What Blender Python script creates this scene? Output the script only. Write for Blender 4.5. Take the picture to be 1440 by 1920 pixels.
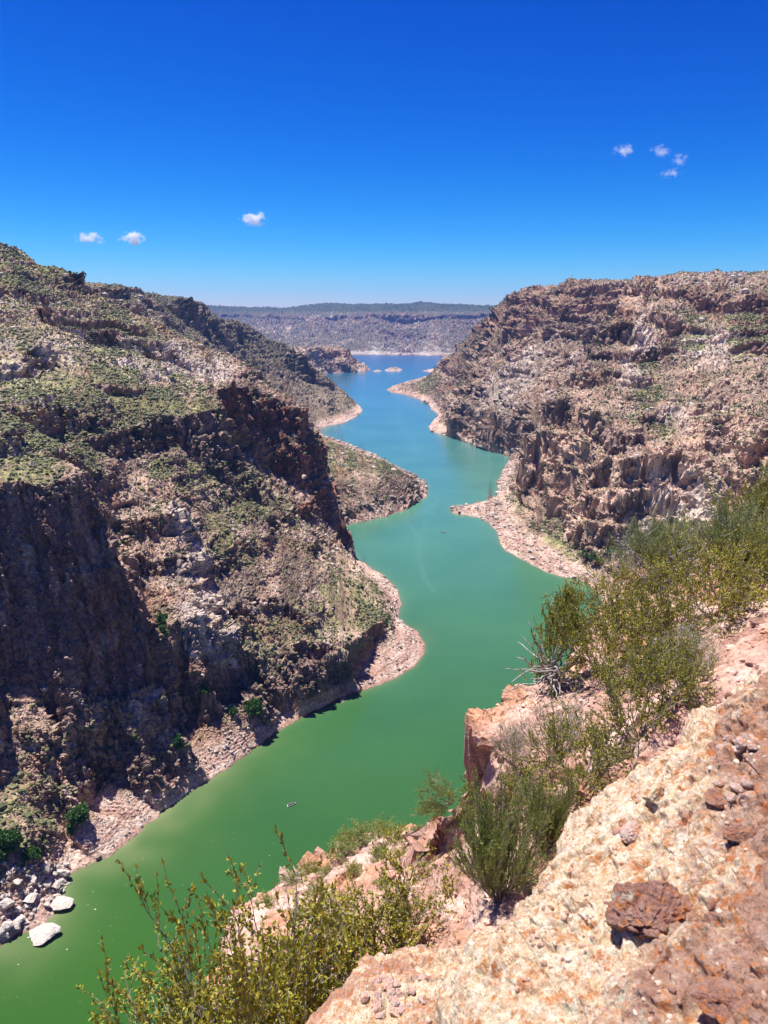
import bpy, bmesh, math, random, time
import numpy as np
from mathutils import Vector, Matrix
from mathutils.geometry import delaunay_2d_cdt
from concurrent.futures import ThreadPoolExecutor
T0 = time.time()
for _o in list(bpy.data.objects):
    bpy.data.objects.remove(_o)
SC = bpy.context.scene
COL = SC.collection
rng = np.random.default_rng(7)
random.seed(7)

# ------------------------------------------------------------------ camera
F, CX, CY = 1442.0, 720.0, 960.0            # focal length and centre in photo pixels
HORIZON = 585.0
PITCH = math.atan((CY - HORIZON) / F)
H = 200.0                                   # eye height above the lake, metres
cam = bpy.data.cameras.new('camera')
cam.sensor_fit = 'VERTICAL'
cam.sensor_height = 34.6
cam.lens = 34.6 * F / 1920.0
cam.clip_start = 0.1
cam.clip_end = 60000
cam.dof.use_dof = True
cam.dof.focus_distance = 300.0
cam.dof.aperture_fstop = 9.0
camo = bpy.data.objects.new('camera', cam)
COL.objects.link(camo)
camo.location = (0, 0, H)
camo.rotation_euler = (math.pi / 2 - PITCH, 0, 0)
SC.camera = camo

# ------------------------------------------------------------------ sky and sun
SUN_EL, SUN_AZ = math.radians(73), math.radians(-64)   # azimuth from +Y, negative = left
sun_dir = Vector((math.sin(SUN_AZ) * math.cos(SUN_EL), math.cos(SUN_AZ) * math.cos(SUN_EL), math.sin(SUN_EL)))
SKY_CURVE = [(3.86, 0.0023), (2.09, 0.078), (1.24, 0.60)]     # power and gain for red, green, blue
HAZE = 4.5e-5
W = bpy.data.worlds.new('World')
SC.world = W
W.use_nodes = True
nt = W.node_tree
nt.nodes.clear()
sky = nt.nodes.new('ShaderNodeTexSky')
sky.sky_type = 'NISHITA'
sky.sun_disc = False
sky.sun_elevation = SUN_EL
sky.sun_rotation = SUN_AZ
sky.altitude = 900
sky.air_density = 1.0
sky.dust_density = 0.25
sky.ozone_density = 3.0
# the air here is very clear: deepen the sky's own colours (one power curve per channel)
sep = nt.nodes.new('ShaderNodeSeparateColor'); com = nt.nodes.new('ShaderNodeCombineColor')
nt.links.new(sky.outputs[0], sep.inputs[0])
for ch, (pw, k) in enumerate(SKY_CURVE):
    p_ = nt.nodes.new('ShaderNodeMath'); p_.operation = 'POWER'; p_.inputs[1].default_value = pw
    m_ = nt.nodes.new('ShaderNodeMath'); m_.operation = 'MULTIPLY'; m_.inputs[1].default_value = k
    nt.links.new(sep.outputs[ch], p_.inputs[0]); nt.links.new(p_.outputs[0], m_.inputs[0]); nt.links.new(m_.outputs[0], com.inputs[ch])
bg = nt.nodes.new('ShaderNodeBackground')
bg.inputs['Strength'].default_value = 0.09
wo = nt.nodes.new('ShaderNodeOutputWorld')
nt.links.new(com.outputs[0], bg.inputs[0])
nt.links.new(bg.outputs[0], wo.inputs[0])
sl = bpy.data.lights.new('sun', 'SUN')
sl.energy = 5.0
sl.angle = math.radians(0.53)
sl.color = (1.0, 0.955, 0.89)
so = bpy.data.objects.new('sun', sl)
COL.objects.link(so)
so.location = (0, 0, 500)
so.rotation_euler = sun_dir.to_track_quat('Z', 'Y').to_euler()
SC.view_settings.view_transform = 'Standard'
SC.view_settings.look = 'None'
SC.view_settings.exposure = 0.75
SC.view_settings.gamma = 1
SC.cycles.max_bounces = 9
SC.cycles.diffuse_bounces = 2
SC.cycles.volume_bounces = 8
SC.cycles.use_adaptive_sampling = True

# ------------------------------------------------------------------ helpers
SP, CP = math.sin(PITCH), math.cos(PITCH)
def ray(u, v):
    a = (u - CX) / F
    b = (CY - v) / F
    return a, CP + b * SP, -SP + b * CP
def at(u, v, z=None, r=None):
    """world point seen in direction of photo pixel (u, v), at height z or horizontal range r"""
    dx, dy, dz = ray(u, v)
    h = math.hypot(dx, dy)
    t = (z - H) / dz if r is None else r / h
    return (dx * t, dy * t, H + dz * t)

POOL = ThreadPoolExecutor(4)
def par(fn, P):
    n = len(P)
    if n < 60000:
        return fn(P)
    k = max(4, n // 60000)
    outs = list(POOL.map(fn, np.array_split(P, k)))
    if isinstance(outs[0], tuple):
        return tuple(np.concatenate(o) for o in zip(*outs))
    return np.concatenate(outs)

_tr = np.random.default_rng(11)
NT = _tr.random(64 ** 3).astype(np.float32)
VT = _tr.random((64 ** 3, 3)).astype(np.float32)
RT = (_tr.random((64 ** 3, 4)).astype(np.float32) * 2 - 1)
def _noise(P):
    i = np.floor(P)
    f = (P - i).astype(np.float32)
    i = i.astype(np.int32) & 63
    f = f * f * f * (f * (f * 6 - 15) + 10)
    x0, y0, z0 = i[:, 0] << 12, i[:, 1] << 6, i[:, 2]
    x1, y1, z1 = ((i[:, 0] + 1) & 63) << 12, ((i[:, 1] + 1) & 63) << 6, (i[:, 2] + 1) & 63
    fx, fy, fz = f[:, 0], f[:, 1], f[:, 2]
    def L(a, b, t): return a + (b - a) * t
    return L(L(L(NT[x0 + y0 + z0], NT[x1 + y0 + z0], fx), L(NT[x0 + y1 + z0], NT[x1 + y1 + z0], fx), fy),
             L(L(NT[x0 + y0 + z1], NT[x1 + y0 + z1], fx), L(NT[x0 + y1 + z1], NT[x1 + y1 + z1], fx), fy), fz) * 2 - 1
def noise(P, s, off=0.0):
    """value noise in -1..1, wavelength s (number or triple)"""
    q = P / np.asarray(s, np.float32) + off + 17.3
    return par(_noise, q)
def fbm(P, s, n=3, off=0.0, gain=0.5):
    s = np.asarray(s, np.float32)
    o = 0; a = 1.0; t = 0
    for k in range(n):
        o = o + a * noise(P, s / 2 ** k, off + 3.7 * k)
        t += a; a *= gain
    return o / t
def _facet(P):
    i0 = np.floor(P).astype(np.int32)
    best = np.full(len(P), 9e9, np.float32)
    bid = np.zeros(len(P), np.int32)
    bx = np.zeros((len(P), 3), np.float32)
    for a in (-1, 0, 1):
        for b in (-1, 0, 1):
            for c in (-1, 0, 1):
                ix, iy, iz = i0[:, 0] + a, i0[:, 1] + b, i0[:, 2] + c
                cid = ((ix & 63) << 12) + ((iy & 63) << 6) + (iz & 63)
                j = VT[cid]
                d0 = ix + j[:, 0] - P[:, 0]; d1 = iy + j[:, 1] - P[:, 1]; d2 = iz + j[:, 2] - P[:, 2]
                d = d0 * d0 + d1 * d1 + d2 * d2
                m = d < best
                best[m] = d[m]; bid[m] = cid[m]
                bx[m, 0] = d0[m]; bx[m, 1] = d1[m]; bx[m, 2] = d2[m]
    r = RT[bid]
    h = r[:, 3] * 0.5 + (bx * r[:, :3]).sum(1) * 0.9 - best * 0.25
    return h.astype(np.float32), NT[bid]
def facet(P, s, off=0.0):
    """broken-rock relief: every Voronoi cell is a tilted plane. Returns height (about -1..1) and a random value per cell"""
    return par(_facet, (P / np.asarray(s, np.float32) + off + 31.7).astype(np.float32))
def sstep(a, b, x):
    t = np.clip((x - a) / (b - a), 0, 1)
    return t * t * (3 - 2 * t)

def tag(o, label=None, cat=None, group=None, kind=None):
    if label: o['label'] = label
    if cat: o['category'] = cat
    if group: o['group'] = group
    if kind: o['kind'] = kind
    return o
def empty(name, loc, rz=0.0, scale=1.0):
    o = bpy.data.objects.new(name, None)
    o.empty_display_size = 0.2
    o.location = loc
    o.rotation_euler = (0, 0, rz)
    o.scale = (scale,) * 3
    COL.objects.link(o)
    return o
def mesh_np(name, V, Fq, mat, parent=None, attrs=None, smooth=False):
    """one mesh object from a vertex array and an (n,3) or (n,4) face array"""
    me = bpy.data.meshes.new(name)
    V = np.ascontiguousarray(V, np.float32)
    Fq = np.ascontiguousarray(Fq, np.int32)
    k = Fq.shape[1]
    me.vertices.add(len(V)); me.vertices.foreach_set('co', V.ravel())
    me.loops.add(Fq.size); me.loops.foreach_set('vertex_index', Fq.ravel())
    me.polygons.add(len(Fq))
    me.polygons.foreach_set('loop_start', np.arange(0, Fq.size, k, dtype=np.int32))
    me.polygons.foreach_set('loop_total', np.full(len(Fq), k, np.int32))
    me.update(calc_edges=True)
    me.polygons.foreach_set('use_smooth', np.full(len(Fq), smooth, bool))
    for an, av in (attrs or {}).items():
        if av.ndim == 2:
            a = me.color_attributes.new(an, 'FLOAT_COLOR', 'POINT')
            c = np.ones((len(av), 4), np.float32); c[:, :3] = av
            a.data.foreach_set('color', c.ravel())
        else:
            a = me.attributes.new(an, 'FLOAT', 'POINT')
            a.data.foreach_set('value', np.ascontiguousarray(av, np.float32))
    me.materials.append(mat)
    o = bpy.data.objects.new(name, me)
    COL.objects.link(o)
    if parent: o.parent = parent
    return o
NAZ, NR = 1150, 1450
# ------------------------------------------------------------------ terrain: control lines
# each line is a list of (u, v, z) or (u, v, None, r) read off the landforms; 'H' entries are ('H', az_deg, r, z)
def pt(p):
    if p[0] == 'H':
        a = math.radians(p[1]); return (p[2] * math.sin(a), p[2] * math.cos(a), p[3])
    if len(p) == 3: return at(p[0], p[1], z=p[2])
    return at(p[0], p[1], r=p[3])
LINES, POLYS = [], []
def line(*pts, close=False): LINES.append(([pt(p) for p in pts], close))
def spots(*pts):
    for p in pts: LINES.append(([pt(p)], False))
def shore(*pts):
    q = [pt(p if (p[0] == 'H') else (p[0], p[1], 0.0)) for p in pts]
    LINES.append((q, True)); POLYS.append(np.array([(a[0], a[1]) for a in q]))
# the lake outline, going up the left bank and down the right one
shore((-900, 2120), (-400, 1905), (-150, 1815), (0, 1772), (40, 1752), (85, 1735), (112, 1700), (118, 1660), (135, 1636), (180, 1618), (215, 1600), (262, 1560), (300, 1527),
      (350, 1490), (395, 1462), (430, 1440), (460, 1418), (490, 1395), (520, 1372), (560, 1348), (620, 1318), (680, 1295), (740, 1273), (780, 1248),
      (798, 1222), (797, 1205), (785, 1188), (762, 1172), (746, 1155), (754, 1132), (745, 1103), (720, 1080), (694, 1062), (672, 1050), (652, 1030), (628, 1000),
      (625, 992), (650, 986), (672, 979), (700, 974), (725, 968), (760, 955), (785, 940), (803, 930), (803, 912), (790, 900), (770, 887), (740, 872), (700, 852), (650, 832), (610, 818), (596, 808),
      (610, 800), (645, 793), (672, 780), (681, 769), (672, 758), (655, 745), (640, 731), (618, 714), (598, 702), (620, 700),
      (650, 698.5), (675, 697.5), (693, 694), (688, 687), (672, 676), (640, 668), (640, 666), (700, 665.2), (760, 665.5), (820, 666.5), (870, 667), (900, 668.5), (905, 671), (870, 674), (850, 679), (815, 690), (790, 696), (810, 698),
      (850, 694), (842, 699), (800, 705), (765, 714), (740, 722), (722, 731), (735, 736), (765, 741), (785, 748), (802, 757), (812, 770), (824, 779),
      (812, 788), (804, 798), (806, 809), (835, 817), (870, 829), (910, 844), (955, 856), (962, 862), (950, 872), (940, 888), (932, 905), (934, 922), (930, 933), (905, 940), (880, 947), (845, 946),
      (842, 956), (850, 963), (875, 966), (897, 971), (918, 983), (932, 998), (935, 1015), (945, 1030), (968, 1045), (1000, 1060), (1030, 1075), (1060, 1083), (1100, 1092), (1150, 1140), (1180, 1230), (1180, 1330), (1130, 1480),
      (1040, 1680), (930, 1960), (700, 2300), (-100, 3000), (-1200, 3200))
# left bank --------------------------------------------------------
line((-420, 1860, 5), (-150, 1780, 5), (0, 1735, 4), (60, 1690, 4), (100, 1625, 5), (125, 1565, 4.5), (172, 1520, 4), (200, 1490, 3.5), (250, 1460, 3.5), (310, 1428, 3.5), (370, 1392, 3.5), (400, 1377, 3.5), (430, 1360, 4), (470, 1345, 4.5),
     (515, 1345, 3.5), (560, 1322, 3), (600, 1302, 3.5), (645, 1283, 4), (672, 1262, 5), (700, 1225, 7), (738, 1195, 7), (742, 1160, 5), (735, 1125, 4), (705, 1092, 4), (682, 1068, 4))      # beach head
line((-420, 1770, 16), (-150, 1690, 20), (0, 1650, 14), (50, 1610, 14), (90, 1560, 15), (130, 1512, 15), (170, 1465, 15), (205, 1445, 15), (255, 1416, 15), (300, 1390, 15), (345, 1370, 14.5), (395, 1350, 15.5), (430, 1325, 18), (470, 1310, 16),
     (520, 1295, 16), (570, 1272, 15), (615, 1262, 13), (655, 1252, 11), (670, 1243, 10), (694, 1215, 9))                               # bench rim
line((-420, 1620, 28), (-150, 1540, 28), (0, 1470, 27), (60, 1465, 25), (110, 1425, 27), (170, 1400, 27), (230, 1370, 28), (300, 1330, 28), (380, 1300, 28), (480, 1272, 27), (560, 1240, 28), (640, 1215, 26), (690, 1180, 22), (725, 1155, 14), (705, 1118, 14), (682, 1085, 16))
line((-420, 1330, 54), (-150, 1300, 54), (0, 1285, 54), (70, 1300, 50), (150, 1310, 48), (220, 1302, 46), (278, 1290, 44))   # foot of the great wall
line((282, 1262, None, 323), (281, 1200, None, 326), (262, 1140, None, 329), (235, 1080, None, 332), (205, 1020, None, 334), (180, 950, None, 335), (160, 896, None, 336))   # its right-hand edge
line((298, 1230, 46), (296, 1205, 52), (274, 1130, 67), (250, 1078, 78), (226, 1010, 94), (206, 960, 105), (190, 918, 116), (182, 890, 122))   # where the gully side meets it
line((-420, 990, None, 328), (-150, 945, None, 328), (0, 915, None, 332), (60, 902, None, 330), (128, 886, None, 332))   # rim of the wall
line((130, 880, None, 336), (122, 866, None, 346), (84, 843, None, 362), (110, 836, None, 376), (150, 820, None, 425), (165, 817, None, 434), (200, 812, None, 446), (235, 804, None, 458), (290, 785, None, 470), (340, 777, None, 480), (382, 770, None, 490))
line((146, 884, 121.5), (175, 860, 124), (230, 845, 125), (290, 850, 120), (330, 835, 122.6), (375, 815, 127))         # foot of the recess face
line((384, 772, None, 494), (405, 738, None, 525), (430, 716, None, 552), (452, 722, None, 572), (480, 728, None, 590), (505, 742, None, 602), (535, 752, None, 608), (562, 766, None, 614), (575, 790, None, 618), (585, 830, None, 622), (603, 885, None, 630), (612, 925, None, 634), (630, 970, None, 634), (650, 1010, None, 632), (664, 1036, None, 622))  # red tower rim then its right edge
line((400, 800, 130), (425, 830, 113), (455, 850, 102), (500, 885, 84), (545, 905, 74), (570, 925, 64), (592, 965, 50), (612, 1000, 38), (640, 1030, 21), (664, 1058, 8))      # foot of the tower
line((596, 815, None, 700), (610, 860, None, 700), (624, 900, None, 690), (640, 950, None, 680))
line((302, 1292, 35), (322, 1180, 58), (315, 1100, 73), (305, 1000, 92), (302, 940, 104), (318, 900, 108), (340, 862, 116))       # gully floor
line((330, 1290, 31), (375, 1160, 60), (362, 1060, 76), (345, 985, 91), (325, 935, 107))                                    # pale rib beside it
spots((400, 900, 102), (450, 1000, 75), (400, 1000, 84), (400, 1100, 63), (440, 1120, 58), (500, 1100, 55), (600, 1100, 43), (450, 1200, 40), (550, 1200, 32), (400, 1240, 38),
      (550, 1000, 62), (500, 950, 77), (600, 1050, 47), (650, 1100, 31), (690, 1125, 20), (60, 1560, 20), (30, 1500, 26), (100, 1385, 30), (200, 1390, 27))
# slope above the wall, skyline of the near hill
line((-420, 850, None, 380), (-100, 790, 157), (0, 760, 158), (100, 740, 158), (200, 720, 157), (300, 715, 155), (380, 705, 152), (440, 700, None, 640))
line((-420, 700, None, 470), (-100, 650, None, 525), (0, 640, None, 540), (60, 640, None, 555), (150, 640, None, 580), (250, 650, None, 605), (340, 665, None, 622))
line((-420, 560, None, 600), (-100, 565, None, 640), (0, 560, None, 655), (70, 570, None, 665), (150, 590, None, 675), (220, 605, None, 685))
line((-700, 300, None, 700), (-420, 340, None, 720), (-100, 415, None, 740), (0, 459, None, 748), (60, 482, None, 750), (110, 505, None, 752), (143, 525, None, 755), (180, 552, None, 750), (215, 575, None, 742), (262, 592, None, 730), (300, 607, None, 722), (350, 632, None, 708), (395, 652, None, 695), (435, 672, None, 680), (470, 695, None, 665), (500, 718, None, 645), (530, 735, None, 628), (562, 764, None, 614))
line(('H', -60, 900, 330), ('H', -45, 900, 300), ('H', -30, 900, 245), ('H', -22, 900, 180), ('H', -16, 900, 120), ('H', -12, 850, 95), ('H', -8, 800, 60), ('H', -5.5, 760, 30), ('H', -4.6, 715, 14))    # hollow behind it
# the second hill
line(('H', -60, 1400, 360), ('H', -40, 1350, 330), (60, 520, None, 1200), (150, 528, None, 1220), (200, 532, None, 1250), (250, 544, None, 1300), (275, 556, None, 1330), (300, 571, None, 1370), (320, 569, None, 1420), (345, 561, None, 1480), (365, 566, None, 1500), (383, 567, None, 1530), (397, 584, None, 1560), (450, 608, None, 1610), (485, 622, None, 1640), (520, 640, None, 1670), (545, 653, None, 1690),
     (575, 672, None, 1710), (592, 692, None, 1715), (610, 708, None, 1710), (630, 724, None, 1705), (650, 740, None, 1700), (668, 754, None, 1690), (678, 764, None, 1670))
spots((430, 690, 100), (500, 700, 84), (550, 720, 62), (570, 750, 36), (620, 760, 24), (600, 785, 10), (640, 778, 8), (300, 640, 160), (360, 640, 150), (420, 650, 125), (480, 665, 110), (540, 690, 80), (585, 720, 50))
line(('H', -60, 2300, 330), ('H', -30, 2100, 250), ('H', -16, 2000, 150), ('H', -11, 2000, 60), ('H', -8, 2000, 22), ('H', -6, 2000, 8))
# the low green spur
line((470, 880, None, 900), (540, 860, None, 920), (575, 845, None, 960), (610, 838, 32), (650, 845, 26), (700, 862, 20), (745, 884, 14), (775, 898, 11))
line((540, 905, None, 760), (600, 900, 33), (640, 908, 30), (690, 905, 28), (730, 895, 25), (765, 895, 20), (785, 905, 14))
line((600, 950, 10), (640, 960, 12), (680, 950, 12), (720, 938, 13), (760, 925, 13), (790, 915, 8))
spots((500, 800, None, 1150), (560, 815, None, 1080), (590, 800, 8))
# headland and the land behind it
line((560, 650, None, 2500), (590, 648, None, 2700), (605, 646, None, 2800), (625, 648, None, 2830), (648, 656, None, 2820), (665, 668, None, 2800), (680, 680, None, 2790), (690, 690, None, 2770))
line((590, 655, None, 2690), (612, 652, None, 2780), (640, 660, None, 2790))
line((600, 690, 12), (625, 682, 30), (650, 678, 36), (668, 680, 24), (685, 688, 9))
line((560, 664, None, 3100), (620, 664, None, 3100), (640, 664, None, 3050))
spots((500, 655, None, 2600), (520, 660, None, 3000))
# far mountains
line(('H', -60, 4500, 60), ('H', -25, 4300, 40), ('H', -12, 4300, 25), (560, 655, 18), (640, 657, 12), (700, 660, 8), (760, 658, 14), (820, 660, 10), (900, 662, 10), ('H', 15, 4200, 30), ('H', 60, 4200, 60))
line(('H', -60, 5200, 110), (400, 622, None, 5200), (480, 628, None, 5000), (560, 632, None, 5000), (640, 636, None, 4900), (690, 632, None, 4900), (740, 626, None, 4900), (800, 632, None, 4800), (860, 634, None, 4800), (930, 630, None, 4800), ('H', 60, 4800, 110))
line(('H', -60, 6100, 180), (300, 600, None, 6200), (400, 601, None, 6200), (480, 607, None, 6100), (560, 609, None, 6000), (620, 606, None, 5800), (690, 604, None, 5650), (740, 603, None, 5500), (800, 606, None, 5400), (860, 607, None, 5400), (930, 606, None, 5400), ('H', 60, 5400, 150))
line(('H', -60, 6300, 250), (300, 587, None, 6350), (400, 586, None, 6350), (480, 594, None, 6250), (560, 595, None, 6150), (620, 591, None, 5950), (690, 588, None, 5800), (740, 586, None, 5620), (800, 589, None, 5520), (860, 592, None, 5500), (930, 594, None, 5500), ('H', 60, 5500, 240))
line(('H', -60, 7600, 330), (300, 572, None, 7600), (393, 573, None, 7600), (420, 575, None, 7600), (450, 577, None, 7600), (500, 576, None, 7600), (530, 579, None, 7600), (575, 580, None, 7600), (598, 579, None, 7500), (606, 570, None, 7450), (620, 568, None, 7450), (640, 569, None, 7450), (654, 575, None, 7450), (675, 578, None, 7500), (690, 575, None, 7500),
     (700, 575, None, 7500), (712, 578, None, 7500), (722, 577, None, 7500), (738, 580, None, 7300), (752, 577, None, 7200), (763, 569, None, 7100), (790, 567, None, 7100), (815, 569, None, 7100), (835, 570, None, 7100), (850, 577, None, 7200), (880, 576, None, 7200), (935, 573, None, 7200), ('H', 30, 7200, 300), ('H', 60, 7200, 340))
line(('H', -60, 9000, 250), ('H', 0, 9000, 150), ('H', 60, 9000, 250))
# right bank: far spur
line((965, 852, 6), (910, 838, 8), (850, 818, 8), (818, 806, 7), (816, 795, 7), (834, 779, 7), (822, 768, 6), (812, 755, 5), (790, 742, 6), (760, 733, 7), (735, 729, 5))       # beach head
line((975, 838, 18), (920, 822, 22), (870, 805, 24), (838, 790, 26), (842, 770, 26), (835, 755, 22), (825, 740, 22), (810, 728, 18), (780, 720, 12), (750, 721, 8))
line((985, 800, 48), (930, 780, 52), (880, 760, 55), (862, 740, 60), (850, 725, None, 1780))
line((1015, 760, 78), (950, 730, 85), (910, 710, 95), (880, 695, 100))
line((1080, 700, 115), (1020, 670, 132), (960, 650, 140), (925, 640, 143))
line((1120, 640, None, 1250), (1060, 620, None, 1340), (1000, 600, None, 1450), (950, 600, None, 1560))
line((1150, 580, None, 1330), (1100, 575, None, 1400), (1040, 570, None, 1480), (980, 570, None, 1580), (945, 585, None, 1690))
line((1240, 525, None, 1500), (1190, 529, None, 1480), (1160, 530, None, 1470), (1140, 527, None, 1470), (1110, 532, None, 1500), (1070, 535, None, 1560), (1030, 540, None, 1620), (985, 549, None, 1680), (965, 562, None, 1710), (945, 577, None, 1740), (930, 590, None, 1760), (915, 612, None, 1790), (905, 626, None, 1800), (890, 645, None, 1810), (872, 672, None, 1830), (855, 692, None, 1840), (838, 706, None, 1850), (822, 716, None, 1840))
line(('H', 60, 2600, 330), ('H', 20, 2500, 260), (1000, 556, None, 2400), (945, 590, None, 2300), (915, 625, None, 2250), (890, 660, None, 2250), (860, 688, None, 2250), (835, 700, None, 2240))
line((870, 697, 8), (835, 700, 6), (810, 709, 8), (780, 716, 8))
line((905, 668, 18), (875, 678, 22), (850, 684, 16), (820, 692, 9))
line(('H', 60, 3300, 200), ('H', 20, 3300, 120), ('H', 10, 3300, 40), ('H', 8, 3500, 14))
# right bank: near spur
line((968, 868, 7), (958, 885, 7), (952, 905, 8), (952, 922, 8), (940, 940, 7), (915, 950, 5), (880, 955, 4), (857, 956, 3.5))        # spine of the point
line((985, 852, 16), (975, 880, 18), (972, 905, 17), (975, 930, 16), (985, 955, 14), (992, 975, 12), (1030, 1000, 11), (1065, 1030, 10), (1095, 1056, 10), (1130, 1062, 12), (1170, 1050, 20), (1240, 1010, 38), (1300, 975, 58), (1360, 930, 85), (1440, 880, 108), (1700, 800, 150), ('H', 60, 420, 160))
line((950, 950, 7), (962, 975, 7), (985, 1005, 7), (1020, 1030, 6), (1060, 1055, 6), (1100, 1075, 6), (1160, 1100, 8), (1210, 1180, 12), (1250, 1300, 18), (1300, 1500, 30), (1250, 1800, 40), (1100, 2300, 40), (500, 3600, 50), (-1200, 4200, 40))
line((996, 905, 20), (1000, 930, 18), (1010, 945, 22), (1040, 960, 26), (1060, 980, 22), (1080, 1030, 14), (1100, 1040, 16), (1140, 1035, 22), (1180, 1010, 32), (1230, 980, 46), (1290, 950, 64))   # cliff foot
line((985, 842, None, 765), (992, 822, None, 768), (1010, 790, None, 770), (1030, 758, None, 775), (1060, 748, None, 760), (1090, 752, None, 740), (1110, 778, None, 700), (1140, 800, None, 672), (1165, 822, None, 640), (1200, 835, None, 625), (1240, 850, None, 610), (1290, 850, None, 600), (1340, 830, None, 590), (1400, 800, None, 580), (1500, 760, None, 560), ('H', 60, 480, 215))   # cliff rim
spots((1020, 870, 60), (1060, 850, 74), (1060, 920, 44), (1100, 900, 66), (1110, 980, 36), (1160, 900, 74), (1200, 930, 62), (1260, 900, 82), (1340, 890, 92), (1130, 860, 80))
line((1200, 800, None, 690), (1230, 740, None, 760), (1215, 690, None, 830), (1190, 650, None, 890))    # green gully
line((1060, 725, None, 800), (1090, 700, None, 830), (1120, 665, None, 880), (1138, 640, None, 905), (1170, 642, None, 905), (1250, 655, None, 880), (1330, 665, None, 850), (1440, 675, None, 800), (1700, 690, None, 700))   # foot of lower band
line((1140, 626, None, 915), (1172, 628, None, 912), (1250, 640, None, 888), (1330, 648, None, 858), (1440, 655, None, 808), (1700, 660, None, 707))
line((1165, 590, None, 960), (1180, 575, None, 975), (1230, 580, None, 970), (1300, 585, None, 960), (1370, 598, None, 930), (1440, 612, None, 900), (1700, 600, None, 800), ('H', 60, 620, 230))   # foot of the rim cliff
line((1172, 548, None, 985), (1185, 537, None, 1000), (1230, 536, None, 1000), (1290, 540, None, 990), (1330, 546, None, 980), (1380, 552, None, 960), (1440, 556, None, 925), (1700, 540, None, 830), ('H', 60, 650, 300))
line((1290, 532, None, 1200), (1340, 531, None, 1200), (1440, 526, None, 1200), (1700, 515, None, 1200), ('H', 60, 1200, 330))
line((1190, 536, None, 1080), (1172, 556, None, 1080), (1150, 600, None, 1080), (1120, 655, None, 1060), (1085, 715, None, 1030), (1045, 765, None, 1000), (1010, 810, None, 980), (985, 845, 20))    # valley between the spurs
spots((1300, 740, None, 740), (1400, 740, None, 680), (1300, 800, None, 650), (1400, 700, None, 740), (1150, 730, None, 780), (1120, 740, None, 765))
line(('H', 60, 60, 150), ('H', 20, 60, 130), ('H', 0, 60, 105), ('H', -20, 50, 100), ('H', -60, 45, 100))

# ------------------------------------------------------------------ triangulate them in (azimuth, log range)
AZ0, AZ1 = math.radians(-50), math.radians(47)
R0, R1 = 45.0, 9000.0
def to_pol(x, y): return math.atan2(x, y), math.log(math.hypot(x, y))
def tin(lines, extra, tabA, tabL):
    """heights of a triangulated set of lines on a regular (azimuth, log range) table"""
    cv, ce, cz = [], [], []
    for q, close in lines:
        b = len(cv)
        for i, (x, y, z) in enumerate(q):
            cv.append(to_pol(x, y)); cz.append(z)
            if i: ce.append((b + i - 1, b + i))
        if close: ce.append((b + len(q) - 1, b))
    for a, r, z in extra:
        cv.append((math.radians(a), math.log(r))); cz.append(z)
    ov, oe, of, orig_v, _, _ = delaunay_2d_cdt([Vector(p) for p in cv], ce, [], 0, 1e-6, True)
    TV = np.array([(p[0], p[1]) for p in ov])
    TZ = np.full(len(TV), np.nan)
    for i, og in enumerate(orig_v):
        if og: TZ[i] = cz[og[0]]
    CVn, CZn = np.array(cv), np.array(cz)
    for i in [i for i in range(len(TV)) if np.isnan(TZ[i])]:   # where two lines cross
        best = 9e9
        for a, b in ce:
            A, B = CVn[a], CVn[b]; d = B - A
            t = float(np.clip(((TV[i] - A) @ d) / (d @ d + 1e-12), 0, 1))
            dd = float(((A + d * t - TV[i]) ** 2).sum())
            if dd < best: best = dd; TZ[i] = CZn[a] * (1 - t) + CZn[b] * t
        print('crossing at az %.1f r %.0f z %.0f' % (math.degrees(TV[i][0]), math.exp(TV[i][1]), TZ[i]), end='; ')
    TAB = np.zeros((len(tabA), len(tabL)), np.float32)
    for f in of:
        if len(f) != 3: continue
        p = TV[list(f)]; z = TZ[list(f)]
        i0, i1 = np.searchsorted(tabA, p[:, 0].min() - 1e-9), np.searchsorted(tabA, p[:, 0].max() + 1e-9)
        j0, j1 = np.searchsorted(tabL, p[:, 1].min() - 1e-9), np.searchsorted(tabL, p[:, 1].max() + 1e-9)
        if i1 <= i0 or j1 <= j0: continue
        A = tabA[i0:i1, None]; Lg = tabL[None, j0:j1]
        d = (p[1, 1] - p[2, 1]) * (p[0, 0] - p[2, 0]) + (p[2, 0] - p[1, 0]) * (p[0, 1] - p[2, 1])
        if abs(d) < 1e-14: continue
        w0 = ((p[1, 1] - p[2, 1]) * (A - p[2, 0]) + (p[2, 0] - p[1, 0]) * (Lg - p[2, 1])) / d
        w1 = ((p[2, 1] - p[0, 1]) * (A - p[2, 0]) + (p[0, 0] - p[2, 0]) * (Lg - p[2, 1])) / d
        w2 = 1 - w0 - w1
        m = (w0 >= -1e-6) & (w1 >= -1e-6) & (w2 >= -1e-6)
        sub = TAB[i0:i1, j0:j1]
        sub[m] = (w0 * z[0] + w1 * z[1] + w2 * z[2])[m]
    return TAB
EXTRA = [(a, r, z) for a in (-70, 70) for r, z in ((40, 100), (100, 80), (250, 60 if a < 0 else 120), (500, 200), (1000, 330), (2000, 330), (4000, 100), (6000, 230), (9500, 250))]
for a in range(-60, 61, 20): EXTRA += [(a, 9600, 150), (a, 35, 130)]
tabA = np.linspace(AZ0, AZ1, 1500); tabL = np.linspace(math.log(R0), math.log(R1), 2400)
TAB = tin(LINES, EXTRA, tabA, tabL)
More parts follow.
